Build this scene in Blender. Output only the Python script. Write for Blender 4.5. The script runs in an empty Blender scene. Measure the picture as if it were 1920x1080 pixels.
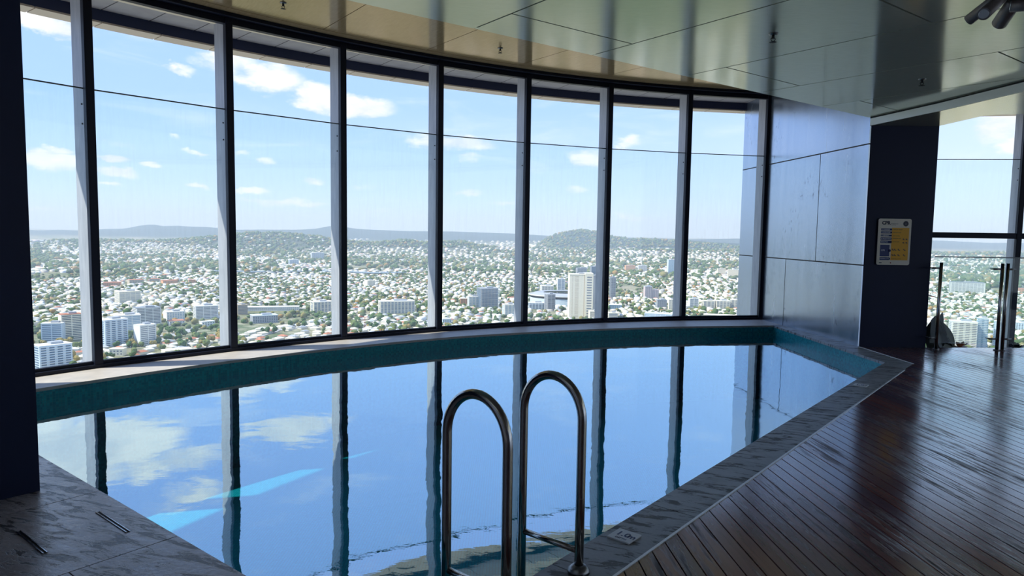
import bpy, bmesh, math, random
import numpy as np
from mathutils import Vector, Matrix

random.seed(7)
rng = np.random.default_rng(11)
S = bpy.context.scene
COL = S.collection
pi = math.pi

# ------------------------------------------------------------------ camera
FPX = 1300.0
CAM_Z = 1.5
PITCH, ROLL = math.radians(4.63), math.radians(0.87)
_f = Vector((0, math.cos(PITCH), -math.sin(PITCH)))
_u = Vector((0, math.sin(PITCH), math.cos(PITCH)))
_r = Vector((1, 0, 0))
CA = _r * math.cos(ROLL) + _u * math.sin(ROLL)
CB = -_r * math.sin(ROLL) + _u * math.cos(ROLL)
cam = bpy.data.cameras.new('camera')
cam.sensor_width = 36.0
cam.lens = FPX / 1920.0 * 36.0
cam.clip_start = 0.05
cam.clip_end = 80000
camo = bpy.data.objects.new('camera', cam)
COL.objects.link(camo)
m = Matrix((CA, CB, -_f)).transposed().to_4x4()
m.translation = Vector((0, 0, CAM_Z))
camo.matrix_world = m
S.camera = camo


def sight(px, py):
    """direction in the world of a point of the 1920x1080 photograph"""
    return (CA * ((px - 960) / FPX) - CB * ((py - 540) / FPX) + _f)


def ground_at(px, py, z):
    d = sight(px, py)
    t = (z - CAM_Z) / d.z
    return Vector((d.x * t, d.y * t, z))


def project(x, y, z):
    """arrays -> pixels"""
    z = z - CAM_Z
    a = x * CA.x + y * CA.y + z * CA.z
    b = x * CB.x + y * CB.y + z * CB.z
    c = x * _f.x + y * _f.y + z * _f.z
    return 960 + FPX * a / c, 540 - FPX * b / c


# ------------------------------------------------------------------ colour management
S.view_settings.view_transform = 'Standard'
S.view_settings.look = 'None'
S.view_settings.gamma = 1
S.view_settings.use_curve_mapping = False
S.view_settings.exposure = 0.62
cy = S.cycles
cy.use_denoising = True
cy.max_bounces = 9
cy.diffuse_bounces = 4
cy.glossy_bounces = 5
cy.transmission_bounces = 6
cy.transparent_max_bounces = 24
cy.volume_bounces = 0
cy.sample_clamp_indirect = 6
cy.sample_clamp_direct = 0
cy.caustics_reflective = False
cy.caustics_refractive = False


# ------------------------------------------------------------------ node helpers
class NT:
    def __init__(s, tree):
        s.t = tree
        s.n = tree.nodes
        s.l = tree.links

    def new(s, typ, **kw):
        n = s.n.new(typ)
        for k, v in kw.items():
            setattr(n, k, v)
        return n

    def put(s, sock, v):
        if hasattr(v, 'is_output'):
            s.l.new(v, sock)
        elif v is not None:
            sock.default_value = v

    def math(s, op, a, b=None, c=None, clamp=False):
        n = s.new('ShaderNodeMath', operation=op)
        n.use_clamp = clamp
        s.put(n.inputs[0], a)
        if b is not None: s.put(n.inputs[1], b)
        if c is not None: s.put(n.inputs[2], c)
        return n.outputs[0]

    def vmath(s, op, a, b=None, scale=None):
        n = s.new('ShaderNodeVectorMath', operation=op)
        s.put(n.inputs[0], a)
        if b is not None: s.put(n.inputs[1], b)
        if scale is not None: s.put(n.inputs['Scale'], scale)
        return n.outputs['Value'] if op in ('DOT_PRODUCT', 'LENGTH') else n.outputs[0]

    def noise(s, vec, scale, detail=3, rough=0.5, dist=0.0, out='Fac'):
        n = s.new('ShaderNodeTexNoise')
        s.put(n.inputs['Vector'], vec)
        n.inputs['Scale'].default_value = scale
        n.inputs['Detail'].default_value = detail
        n.inputs['Roughness'].default_value = rough
        n.inputs['Distortion'].default_value = dist
        return n.outputs[out]

    def ramp(s, fac, stops, interp='LINEAR'):
        n = s.new('ShaderNodeValToRGB')
        n.color_ramp.interpolation = interp
        e = n.color_ramp.elements
        while len(e) < len(stops): e.new(0.5)
        for i, (p, c) in enumerate(stops):
            e[i].position = p
            e[i].color = (*c, 1) if len(c) == 3 else c
        s.put(n.inputs[0], fac)
        return n.outputs[0]

    def mix(s, fac, a, b, blend='MIX'):
        n = s.new('ShaderNodeMix', data_type='RGBA', blend_type=blend)
        s.put(n.inputs[0], fac)
        s.put(n.inputs[6], (*a, 1) if isinstance(a, tuple) and len(a) == 3 else a)
        s.put(n.inputs[7], (*b, 1) if isinstance(b, tuple) and len(b) == 3 else b)
        return n.outputs[2]

    def mapping(s, vec, scale=(1, 1, 1), rot=(0, 0, 0), loc=(0, 0, 0)):
        n = s.new('ShaderNodeMapping')
        s.put(n.inputs['Vector'], vec)
        n.inputs['Scale'].default_value = scale
        n.inputs['Rotation'].default_value = rot
        n.inputs['Location'].default_value = loc
        return n.outputs[0]

    def maprange(s, v, a, b, c=0.0, d=1.0, smooth=False):
        n = s.new('ShaderNodeMapRange')
        if smooth: n.interpolation_type = 'SMOOTHSTEP'
        s.put(n.inputs[0], v)
        for i, q in enumerate((a, b, c, d)): n.inputs[i + 1].default_value = q
        return n.outputs[0]


def material(name, base=(0.5, 0.5, 0.5), rough=0.5, metal=0.0, spec=0.5, build=None):
    mt = bpy.data.materials.new(name)
    mt.use_nodes = True
    t = NT(mt.node_tree)
    t.n.clear()
    out = t.new('ShaderNodeOutputMaterial')
    p = t.new('ShaderNodeBsdfPrincipled')
    p.inputs['Base Color'].default_value = (*base, 1)
    p.inputs['Roughness'].default_value = rough
    p.inputs['Metallic'].default_value = metal
    p.inputs['Specular IOR Level'].default_value = spec
    t.l.new(p.outputs[0], out.inputs[0])
    t.p, t.out = p, out
    t.pos = None
    if build:
        g = t.new('ShaderNodeNewGeometry')
        t.pos = g.outputs['Position']
        t.geo = g
        build(t)
    return mt


def schlick(t, f0, geo, power=5.0, normal=None):
    """mirror share of a clear surface, the same from both sides"""
    c = t.math('ABSOLUTE', t.vmath('DOT_PRODUCT', geo.outputs['Incoming'], normal or geo.outputs['Normal']))
    k = t.math('POWER', t.math('SUBTRACT', 1.0, c, clamp=True), power)
    return t.math('MULTIPLY_ADD', k, 1.0 - f0, f0)


def bump(t, height, strength, dist=0.01):
    b = t.new('ShaderNodeBump')
    b.inputs['Strength'].default_value = strength
    b.inputs['Distance'].default_value = dist
    t.put(b.inputs['Height'], height)
    t.l.new(b.outputs[0], t.p.inputs['Normal'])
    return b.outputs[0]


# ------------------------------------------------------------------ the sky
world = bpy.data.worlds.new('sky')
S.world = world
world.use_nodes = True
w = NT(world.node_tree)
w.n.clear()
wo = w.new('ShaderNodeOutputWorld')
bg = w.new('ShaderNodeBackground')
w.l.new(bg.outputs[0], wo.inputs[0])
tc = w.new('ShaderNodeTexCoord')
gdir = w.vmath('NORMALIZE', tc.outputs['Generated'])
sep = w.new('ShaderNodeSeparateXYZ')
w.l.new(gdir, sep.inputs[0])
el = w.math('ARCSINE', sep.outputs[2])
sky = w.ramp(w.maprange(el, -0.1, 1.5), [
    (0.0, (0.58, 0.68, 0.80)), (0.06, (0.60, 0.73, 0.90)), (0.10, (0.46, 0.63, 0.91)),
    (0.17, (0.31, 0.50, 0.88)), (0.27, (0.30, 0.47, 0.88)), (0.45, (0.30, 0.46, 0.86)), (1.0, (0.20, 0.33, 0.75))])
# brighter to the right of the view (+X), where the air is hazier
rt = w.maprange(sep.outputs[0], 0.1, 0.75, 0.0, 0.55, True)
sky = w.mix(rt, sky, (0.62, 0.74, 0.92))
# clouds: (px, py, half width px, half height px, strength) of each cloud seen from the pool
clouds = [
    (85, 45, 62, 26, 1.0), (100, 300, 75, 26, .95), (205, 296, 38, 14, .9), (215, 326, 46, 12, .9), (112, 278, 30, 9, .7),
    (335, 132, 36, 10, .6), (430, 115, 70, 34, .55), (505, 145, 75, 34, .9), (592, 185, 50, 36, 1.1), (665, 200, 85, 26, 1.05),
    (370, 281, 26, 7, .6), (284, 310, 24, 8, .75), (371, 348, 26, 8, .7), (230, 270, 40, 8, .4), (210, 350, 24, 6, .5),
    (452, 285, 20, 6, .5), (497, 303, 26, 8, .5), (586, 341, 26, 8, .7), (475, 358, 36, 8, .7), (530, 380, 90, 8, .55),
    (850, 267, 95, 17, .95), (880, 295, 30, 8, .35), (1105, 298, 44, 22, .75), (1178, 266, 30, 12, .5), (1080, 355, 30, 8, .35),
    (880, 362, 30, 7, .5), (940, 378, 40, 6, .5), (1190, 405, 40, 6, .3), (690, 395, 60, 6, .3), (1860, 240, 60, 42, .8), (1905, 262, 40, 30, .6),
    (700, 350, 70, 8, .25), (100, 395, 50, 6, .3), (330, 262, 12, 5, .4),
    (150, -10, 190, 70, 1.3), (60, -90, 160, 60, 1.1), (300, -40, 130, 34, .75), (520, 30, 110, 30, 1.1), (620, 55, 60, 14, .5),
    (340, -110, 90, 26, .6), (1210, -180, 60, 30, .35), (820, -330, 160, 50, .4),
]
nz = w.new('ShaderNodeTexNoise')
nz.inputs['Scale'].default_value = 16
nz.inputs['Detail'].default_value = 6
nz.inputs['Roughness'].default_value = 0.62
w.l.new(w.mapping(gdir, (1, 1, 2.2)), nz.inputs['Vector'])
nzf = w.math('SUBTRACT', nz.outputs['Fac'], 0.5)
warp = w.vmath('SCALE', w.vmath('SUBTRACT', nz.outputs['Color'], (0.5, 0.5, 0.5)), scale=0.035)
gw = w.vmath('ADD', gdir, warp)
acc = None
for (px, py, rx, ry, s_) in clouds:
    c = sight(px, py).normalized()
    rxv = (sight(px + 1, py).normalized() - c) * (1.0)
    hx, hy = CA / (rx * rxv.length), CB / (ry * rxv.length)
    d = w.vmath('SUBTRACT', gw, tuple(c))
    a = w.vmath('DOT_PRODUCT', d, tuple(hx))
    b = w.vmath('DOT_PRODUCT', d, tuple(hy))
    q = w.math('ADD', w.math('MULTIPLY', a, a), w.math('MULTIPLY', b, b))
    v = w.math('MULTIPLY', w.math('SUBTRACT', 1.0, q), s_)
    acc = v if acc is None else w.math('MAXIMUM', acc, v)
front = w.math('GREATER_THAN', w.vmath('DOT_PRODUCT', gdir, tuple(_f)), 0.2)
cl = w.math('ADD', acc, w.math('MULTIPLY', nzf, 1.6))
cl = w.math('MULTIPLY', w.maprange(cl, 0.0, 0.75, 0, 1, True), front)
# thin streaks of cirrus all over the sky
cir = w.noise(w.mapping(gdir, (3, 3, 14)), 2.2, 6, 0.6, 0.6)
cir = w.math('MULTIPLY', w.maprange(cir, 0.52, 0.78, 0, 0.35, True), w.maprange(el, 0.0, 0.12, 0.2, 1))
c1 = w.mix(cir, sky, (0.70, 0.77, 0.90))
c2 = w.mix(w.math('MULTIPLY', cl, 0.95), c1, w.mix(w.maprange(nz.outputs['Fac'], 0.35, 0.65), (0.62, 0.66, 0.74), (0.86, 0.85, 0.84)))
w.l.new(c2, bg.inputs[0])
bg.inputs[1].default_value = 0.95
world.cycles.sampling_method = 'MANUAL'
world.cycles.sample_map_resolution = 512

# ------------------------------------------------------------------ the sun (high on the left, outside)
SUN_TO = Vector((-0.97, -0.25, 1.19)).normalized()
sl = bpy.data.lights.new('sun', 'SUN')
sl.energy = 4.6
sl.angle = math.radians(0.6)
sl.color = (1.0, 0.95, 0.84)
so = bpy.data.objects.new('sun', sl)
COL.objects.link(so)
so.rotation_euler = SUN_TO.to_track_quat('Z', 'Y').to_euler()
so.location = (-30, -8, 37)


# ------------------------------------------------------------------ object helpers
def tag(o, label=None, cat=None, group=None, kind=None):
    if label: o['label'] = label
    if cat: o['category'] = cat
    if group: o['group'] = group
    if kind: o['kind'] = kind
    return o


def empty(name, loc=(0, 0, 0), rz=0.0, parent=None):
    o = bpy.data.objects.new(name, None)
    COL.objects.link(o)
    o.location = loc
    o.rotation_euler = (0, 0, rz)
    o.empty_display_size = 0.2
    if parent: o.parent = parent
    return o


class MB:
    def __init__(s):
        s.v, s.f, s.m, s.sm = [], [], [], []

    def add(s, vs, fs, mi=0, smooth=False):
        b = len(s.v)
        s.v += [tuple(v) for v in vs]
        s.f += [tuple(i + b for i in f) for f in fs]
        s.m += [mi] * len(fs)
        s.sm += [smooth] * len(fs)
        return s

    def box(s, c, size, rz=0.0, mi=0, rot=None):
        hx, hy, hz = size[0] / 2, size[1] / 2, size[2] / 2
        R = rot if rot is not None else Matrix.Rotation(rz, 3, 'Z')
        C_ = Vector(c)
        vs = [C_ + R @ Vector((x, y, z)) for z in (-hz, hz) for x, y in ((-hx, -hy), (hx, -hy), (hx, hy), (-hx, hy))]
        return s.add(vs, [(3, 2, 1, 0), (4, 5, 6, 7), (0, 1, 5, 4), (1, 2, 6, 5), (2, 3, 7, 6), (3, 0, 4, 7)], mi)

    def box3(s, x0, x1, y0, y1, z0, z1, mi=0):
        return s.box(((x0 + x1) / 2, (y0 + y1) / 2, (z0 + z1) / 2), (x1 - x0, y1 - y0, z1 - z0), 0, mi)

    def bevbox(s, c, size, bev, rz=0.0, mi=0, rot=None):
        bm = bmesh.new()
        bmesh.ops.create_cube(bm, size=1)
        for v in bm.verts:
            v.co = Vector((v.co.x * size[0], v.co.y * size[1], v.co.z * size[2]))
        bmesh.ops.bevel(bm, geom=list(bm.edges), offset=bev, segments=2, profile=0.5, affect='EDGES')
        R = rot if rot is not None else Matrix.Rotation(rz, 3, 'Z')
        vs = [Vector(c) + R @ v.co for v in bm.verts]
        bm.verts.index_update()
        s.add(vs, [[v.index for v in f.verts] for f in bm.faces], mi)
        bm.free()
        return s

    def prism(s, poly, z0, z1, mi=0):
        """poly counter-clockwise"""
        n = len(poly)
        a = sum(poly[i][0] * poly[(i + 1) % n][1] - poly[(i + 1) % n][0] * poly[i][1] for i in range(n))
        if a < 0: poly = poly[::-1]
        vs = [(p[0], p[1], z0) for p in poly] + [(p[0], p[1], z1) for p in poly]
        fs = [tuple(range(n - 1, -1, -1)), tuple(range(n, 2 * n))]
        fs += [(i, (i + 1) % n, n + (i + 1) % n, n + i) for i in range(n)]
        return s.add(vs, fs, mi)

    def ring(s, r0, r1, z0, z1, a0, a1, n, mi=0):
        """solid arc about the facade's centre; r0/r1 numbers or functions of the angle"""
        g0 = r0 if callable(r0) else (lambda a: r0)
        g1 = r1 if callable(r1) else (lambda a: r1)
        vs, fs = [], []
        for i in range(n + 1):
            a = a0 + (a1 - a0) * i / n
            for r, z in ((g0(a), z0), (g1(a), z0), (g1(a), z1), (g0(a), z1)):
                vs.append((*fpt(a, r), z))
            if i:
                b = 4 * (i - 1)
                for k in range(4):
                    fs.append((b + k, b + 4 + k, b + 4 + (k + 1) % 4, b + (k + 1) % 4))
        fs += [(0, 1, 2, 3), (4 * n + 3, 4 * n + 2, 4 * n + 1, 4 * n)]
        return s.add(vs, fs, mi)

    def tube(s, pts, r, n=14, mi=0, caps=True, radii=None):
        pts = [Vector(p) for p in pts]
        T = []
        for i in range(len(pts)):
            a = pts[max(i - 1, 0)]
            b = pts[min(i + 1, len(pts) - 1)]
            T.append((b - a).normalized())
        up = Vector((0, 0, 1)) if abs(T[0].z) < 0.9 else Vector((1, 0, 0))
        N = (up - T[0] * up.dot(T[0])).normalized()
        vs = []
        for i, p in enumerate(pts):
            N = (N - T[i] * N.dot(T[i])).normalized()
            B = T[i].cross(N)
            rr = radii[i] if radii else r
            for k in range(n):
                a = 2 * pi * k / n
                vs.append(p + (N * math.cos(a) + B * math.sin(a)) * rr)
        fs = []
        for i in range(len(pts) - 1):
            for k in range(n):
                fs.append((i * n + k, i * n + (k + 1) % n, (i + 1) * n + (k + 1) % n, (i + 1) * n + k))
        s.add(vs, fs, mi, True)
        if caps:
            b = len(s.v) - len(vs)
            s.f += [tuple(b + k for k in range(n - 1, -1, -1)), tuple(b + (len(pts) - 1) * n + k for k in range(n))]
            s.m += [mi, mi]
            s.sm += [False, False]
        return s

    def cyl(s, c, r, h, axis=(0, 0, 1), n=20, mi=0):
        a = Vector(axis).normalized() * h / 2
        return s.tube([Vector(c) - a, Vector(c) + a], r, n, mi)

    def build(s, name, mats, parent=None):
        me = bpy.data.meshes.new(name)
        me.from_pydata(s.v, [], s.f)
        mats = mats if isinstance(mats, (list, tuple)) else [mats]
        for x in mats: me.materials.append(x)
        me.polygons.foreach_set('material_index', s.m)
        me.polygons.foreach_set('use_smooth', s.sm)
        me.update()
        o = bpy.data.objects.new(name, me)
        COL.objects.link(o)
        if parent is not None: o.parent = parent
        return o


def fast_mesh(name, V, F, mats, mat_idx=None, smooth=False):
    """V (n,3) float, F (m,k) int: one big mesh quickly"""
    me = bpy.data.meshes.new(name)
    k = F.shape[1]
    me.vertices.add(len(V))
    me.vertices.foreach_set('co', V.astype(np.float32).ravel())
    me.loops.add(F.size)
    me.loops.foreach_set('vertex_index', F.astype(np.int32).ravel())
    me.polygons.add(len(F))
    me.polygons.foreach_set('loop_start', np.arange(0, F.size, k, dtype=np.int32))
    for x in mats: me.materials.append(x)
    if mat_idx is not None: me.polygons.foreach_set('material_index', mat_idx.astype(np.int32))
    if smooth: me.polygons.foreach_set('use_smooth', np.ones(len(F), bool))
    me.update(calc_edges=True)
    o = bpy.data.objects.new(name, me)
    COL.objects.link(o)
    return o


# ------------------------------------------------------------------ the curved facade's geometry
FC = (6.445, -1.183)
FR = 13.768
STEP = 6.255
A0 = -52.03          # first mullion fully in view, degrees from +Y


def fpt(a, r):
    """point on a circle about the facade's centre, a in degrees from +Y"""
    return (FC[0] + r * math.sin(math.radians(a)), FC[1] + r * math.cos(math.radians(a)))


def sill_in(a):
    return FR - float(np.interp(a, [-60, -52, -45, -33, -27, -20, -12, -5], [.66, .66, .64, .62, .70, .77, .86, .86]))


H_HEAD = 3.94
H_GLASS = 2.90
H_LOW = 3.10
Z_WATER = -0.165
E_ = (0.80, 0.60)      # along the low ceiling's edge
N_ = (0.60, -0.80)     # into the room
PE = (0.636, 0.7717)   # along the pool's right edge
PN = (0.7717, -0.636)  # away from the pool, to the right
P_NEAR = (-0.396, 2.303)
P_FAR = (4.503, 8.244)

# ------------------------------------------------------------------ interior materials
def _navy(t):
    n = t.noise(t.pos, 1.2, 4)
    t.l.new(t.ramp(n, [(0.3, (0.004, 0.010, 0.042)), (0.7, (0.006, 0.014, 0.056))]), t.p.inputs['Base Color'])
    bump(t, t.noise(t.pos, 60, 3), 0.15, 0.004)
m_navy = material('navy_paint', rough=0.5, spec=0.3, build=_navy)


def _frame(t):
    bump(t, t.noise(t.pos, 30, 3), 0.06, 0.003)
m_frame = material('dark_blue_frame', (0.007, 0.010, 0.026), 0.5, spec=0.25, build=_frame)
m_black = material('black_gap', (0.006, 0.006, 0.007), 0.6)


def _fin(t):
    n = t.noise(t.mapping(t.pos, (6, 6, 1.2)), 3, 4)
    t.l.new(t.ramp(n, [(0.3, (0.36, 0.37, 0.41)), (0.7, (0.46, 0.46, 0.49))]), t.p.inputs['Base Color'])
m_fin = material('weathered_grey_fin', rough=0.5, metal=0.2, build=_fin)


def _glass(tint, gloss_scale=1.0, streaks=True):
    mt = bpy.data.materials.new('window_glass')
    mt.use_nodes = True
    t = NT(mt.node_tree)
    t.n.clear()
    out = t.new('ShaderNodeOutputMaterial')
    g = t.new('ShaderNodeNewGeometry')
    tr = t.new('ShaderNodeBsdfTransparent')
    tr.inputs[0].default_value = (*tint, 1)
    gl = t.new('ShaderNodeBsdfGlossy')
    gl.inputs['Roughness'].default_value = 0.02
    mx = t.new('ShaderNodeMixShader')
    t.l.new(schlick(t, 0.025, g), mx.inputs[0])
    t.l.new(tr.outputs[0], mx.inputs[1])
    t.l.new(gl.outputs[0], mx.inputs[2])
    sh = mx.outputs[0]
    if streaks:  # dried water marks: a faint film that scatters daylight
        n1 = t.noise(t.mapping(g.outputs['Position'], (30, 30, 2.2)), 1.0, 4, 0.6, 0.8)
        n2 = t.noise(g.outputs['Position'], 0.8, 3)
        fac = t.math('MULTIPLY', t.maprange(n1, 0.45, 0.75, 0.0, 0.035), t.maprange(n2, 0.35, 0.65, 0.4, 1))
        df = t.new('ShaderNodeBsdfTranslucent')
        df.inputs[0].default_value = (0.8, 0.9, 0.95, 1)
        m2 = t.new('ShaderNodeMixShader')
        t.l.new(fac, m2.inputs[0])
        t.l.new(sh, m2.inputs[1])
        t.l.new(df.outputs[0], m2.inputs[2])
        sh = m2.outputs[0]
    t.l.new(sh, out.inputs[0])
    return mt


m_glass = _glass((0.95, 0.988, 0.990))
m_clear = _glass((0.93, 0.975, 0.965), streaks=False)
m_glass_edge = material('glass_edge', (0.01, 0.03, 0.035), 0.15)


def _ceil(t):
    n = t.noise(t.mapping(t.pos, (2.0, 9, 1), (0, 0, 0.93)), 6, 4, 0.6)
    n2 = t.noise(t.pos, 0.9, 2)
    t.l.new(t.ramp(n, [(0.25, (0.72, 0.78, 0.68)), (0.75, (0.80, 0.85, 0.75))]), t.p.inputs['Base Color'])  # green-grey of the view reflected through tinted glass put into the colour
    t.l.new(t.maprange(n2, 0.3, 0.7, 0.10, 0.15), t.p.inputs['Roughness'])
    bump(t, t.noise(t.pos, 120, 2), 0.03, 0.002)
m_ceiling = material('champagne_ceiling_panel', metal=0.3, build=_ceil)
m_ceiling.node_tree.nodes['Principled BSDF'].inputs['IOR'].default_value = 2.7


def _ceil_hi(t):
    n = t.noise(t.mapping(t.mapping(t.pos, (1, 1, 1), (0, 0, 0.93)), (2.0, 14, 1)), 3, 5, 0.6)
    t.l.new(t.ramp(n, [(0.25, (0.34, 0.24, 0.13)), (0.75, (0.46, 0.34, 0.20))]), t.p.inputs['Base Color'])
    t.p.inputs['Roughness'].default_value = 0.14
m_ceiling_r = material('straw_ceiling_panel', (0.80, 0.74, 0.50), 0.16, 0.8)
m_ceiling_hi = material('peach_reflection_ceiling_panel', metal=0.1, build=_ceil_hi)  # peach tone of the reflected view put into base colour and specular tint
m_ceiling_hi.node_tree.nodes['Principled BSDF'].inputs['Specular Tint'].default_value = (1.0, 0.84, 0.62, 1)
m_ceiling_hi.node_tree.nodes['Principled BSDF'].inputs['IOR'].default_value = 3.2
m_strip = material('pale_fascia', (0.88, 0.90, 0.86), 0.35, 0.1)


def _soffit(t):
    n = t.noise(t.pos, 5, 3)
    t.l.new(t.ramp(n, [(0.3, (0.30, 0.27, 0.27)), (0.7, (0.36, 0.33, 0.32))]), t.p.inputs['Base Color'])
m_soffit = material('outside_soffit', rough=0.6, build=_soffit)
m_cream = material('cream_reveal', (0.72, 0.60, 0.45), 0.5)
m_tan = material('tan_beam_underside', (0.62, 0.50, 0.38), 0.5)
m_beam = material('deep_blue_beam', (0.012, 0.022, 0.075), 0.4)


def _stone(base1, base2, vein, rmin, rmax):
    def f(t):
        p = t.mapping(t.pos, (1, 1, 1), (0, 0, 0.35))
        big = t.noise(p, 2.5, 5, 0.6)
        st = t.noise(t.mapping(p, (2.2, 9, 1)), 2.0, 7, 0.72, 0.7)
        col = t.ramp(big, [(0.3, base1), (0.7, base2)])
        v = t.maprange(st, 0.515, 0.58, 0, 1, True)
        t.l.new(t.mix(t.math('MULTIPLY', v, 0.92), col, vein), t.p.inputs['Base Color'])
        t.l.new(t.maprange(st, 0.3, 0.7, rmin, rmax), t.p.inputs['Roughness'])
        bump(t, t.math('ADD', t.math('MULTIPLY', v, -0.7), t.noise(p, 40, 4)), 0.35, 0.004)
    return f
m_stone = material('travertine_paving', rough=0.4, spec=0.9, build=_stone((0.42, 0.36, 0.36), (0.68, 0.60, 0.60), (0.030, 0.020, 0.015), 0.18, 0.45))
m_coping = material('grey_stone_coping', rough=0.5, build=_stone((0.32, 0.33, 0.345), (0.46, 0.47, 0.485), (0.07, 0.06, 0.055), 0.3, 0.6))


def _sill(t):
    n = t.noise(t.pos, 6, 5, 0.65)
    t.l.new(t.ramp(n, [(0.3, (0.50, 0.45, 0.42)), (0.7, (0.66, 0.58, 0.52))]), t.p.inputs['Base Color'])
m_sill = material('pale_stone_sill', rough=0.5, build=_sill)


def _tiles(c_lo, c_hi, scale=40.0):
    """square mosaic on surfaces of any direction"""
    def f(t):
        s = t.new('ShaderNodeSeparateXYZ')
        t.l.new(t.pos, s.inputs[0])
        sn = t.new('ShaderNodeSeparateXYZ')
        t.l.new(t.geo.outputs['Normal'], sn.inputs[0])
        vert = t.math('LESS_THAN', t.math('ABSOLUTE', sn.outputs[2]), 0.5)
        # along-wall coordinate = position . (normal turned by 90 degrees)
        al = t.math('SUBTRACT', t.math('MULTIPLY', s.outputs[1], sn.outputs[0]), t.math('MULTIPLY', s.outputs[0], sn.outputs[1]))
        mu = t.new('ShaderNodeMix'); t.l.new(vert, mu.inputs[0]); t.l.new(s.outputs[0], mu.inputs[2]); t.l.new(al, mu.inputs[3])
        mv = t.new('ShaderNodeMix'); t.l.new(vert, mv.inputs[0]); t.l.new(s.outputs[1], mv.inputs[2]); t.l.new(s.outputs[2], mv.inputs[3])
        cv = t.new('ShaderNodeCombineXYZ'); t.l.new(mu.outputs[0], cv.inputs[0]); t.l.new(mv.outputs[0], cv.inputs[1])
        sc = t.vmath('SCALE', cv.outputs[0], scale=scale)
        fl = t.vmath('FLOOR', sc)
        fr = t.vmath('FRACTION', sc)
        wn = t.new('ShaderNodeTexWhiteNoise', noise_dimensions='2D')
        t.l.new(fl, wn.inputs['Vector'])
        fs = t.new('ShaderNodeSeparateXYZ'); t.l.new(fr, fs.inputs[0])
        ex = t.math('MINIMUM', t.math('MINIMUM', fs.outputs[0], t.math('SUBTRACT', 1.0, fs.outputs[0])),
                    t.math('MINIMUM', fs.outputs[1], t.math('SUBTRACT', 1.0, fs.outputs[1])))
        gr = t.math('LESS_THAN', ex, 0.06)
        col = t.ramp(wn.outputs['Value'], [(0.0, c_lo), (1.0, c_hi)])
        t.l.new(t.mix(gr, col, (0.05, 0.30, 0.34)), t.p.inputs['Base Color'])
    return f
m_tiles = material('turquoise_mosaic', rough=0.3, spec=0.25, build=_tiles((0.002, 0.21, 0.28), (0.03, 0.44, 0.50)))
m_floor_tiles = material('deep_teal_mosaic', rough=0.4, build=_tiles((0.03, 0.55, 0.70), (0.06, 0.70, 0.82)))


def _panel(t):
    st = t.noise(t.mapping(t.pos, (3, 3, 0.35)), 1.6, 4, 0.55, 0.3)
    sm = t.noise(t.mapping(t.pos, (9, 9, 4)), 2.4, 7, 0.75, 0.5)
    area = t.noise(t.pos, 1.1, 2)
    mk = t.math('MULTIPLY', t.maprange(sm, 0.56, 0.66, 0, 1, True), t.maprange(area, 0.48, 0.62, 0, 1, True))
    col = t.ramp(st, [(0.3, (0.46, 0.54, 0.66)), (0.7, (0.53, 0.61, 0.73))])
    t.l.new(t.mix(t.math('MULTIPLY', mk, 0.7), col, (0.10, 0.12, 0.17)), t.p.inputs['Base Color'])
    t.l.new(t.maprange(st, 0.3, 0.7, 0.22, 0.28), t.p.inputs['Roughness'])
    bump(t, t.noise(t.mapping(t.pos, (1, 1, 1)), 2.0, 2), 0.12, 0.02)
m_panel = material('brushed_steel_panel', metal=0.9, build=_panel)


def _steel(t):
    t.l.new(t.maprange(t.noise(t.pos, 25, 3), 0.3, 0.7, 0.10, 0.2), t.p.inputs['Roughness'])
m_steel = material('stainless_steel', (0.40, 0.38, 0.36), 0.14, 1.0, build=_steel)
m_steel_dark = material('dull_steel', (0.25, 0.25, 0.26), 0.35, 1.0)


def _deck(t):
    # boards run along DECK_D
    q = t.mapping(t.pos, (1, 1, 1), (0, 0, -math.atan2(0.07, 0.998)))
    rnd = t.geo.outputs['Random Per Island']
    off = t.new('ShaderNodeCombineXYZ')
    t.l.new(t.math('MULTIPLY', rnd, 37.0), off.inputs[2])
    p2 = t.vmath('ADD', q, off.outputs[0])
    grain = t.noise(t.mapping(p2, (28, 1.6, 1)), 1.0, 7, 0.7, 0.6)
    blot = t.noise(t.mapping(q, (2.4, 0.7, 1)), 0.8, 5, 0.65)
    c = t.ramp(rnd, [(0.0, (0.21, 0.10, 0.125)), (0.35, (0.27, 0.105, 0.11)), (0.55, (0.13, 0.085, 0.135)), (0.8, (0.38, 0.12, 0.085)), (1.0, (0.23, 0.11, 0.135))])
    c = t.mix(t.maprange(grain, 0.45, 0.7, 0, 0.6), c, (0.014, 0.010, 0.010))
    wear = t.math('MULTIPLY', t.maprange(grain, 0.50, 0.62, 0, 1), t.maprange(blot, 0.46, 0.60, 0, 1, True))
    c = t.mix(t.math('MULTIPLY', wear, 0.8), c, (0.010, 0.007, 0.008))
    t.l.new(c, t.p.inputs['Base Color'])
    r = t.math('ADD', t.maprange(blot, 0.3, 0.7, 0.12, 0.26), t.math('MULTIPLY', wear, 0.45))
    t.l.new(r, t.p.inputs['Roughness'])
    h = t.math('ADD', grain, t.math('MULTIPLY', wear, -0.8))
    nb = bump(t, h, 0.14, 0.003)
    t.l.new(t.math('MULTIPLY_ADD', wear, -0.65, 0.75), t.p.inputs['Coat Weight'])
    t.p.inputs['Coat Roughness'].default_value = 0.13
    t.p.inputs['Coat IOR'].default_value = 1.6
    t.l.new(nb, t.p.inputs['Coat Normal'])
m_deck = material('oiled_hardwood_deck', rough=0.3, spec=0.9, build=_deck)


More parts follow.
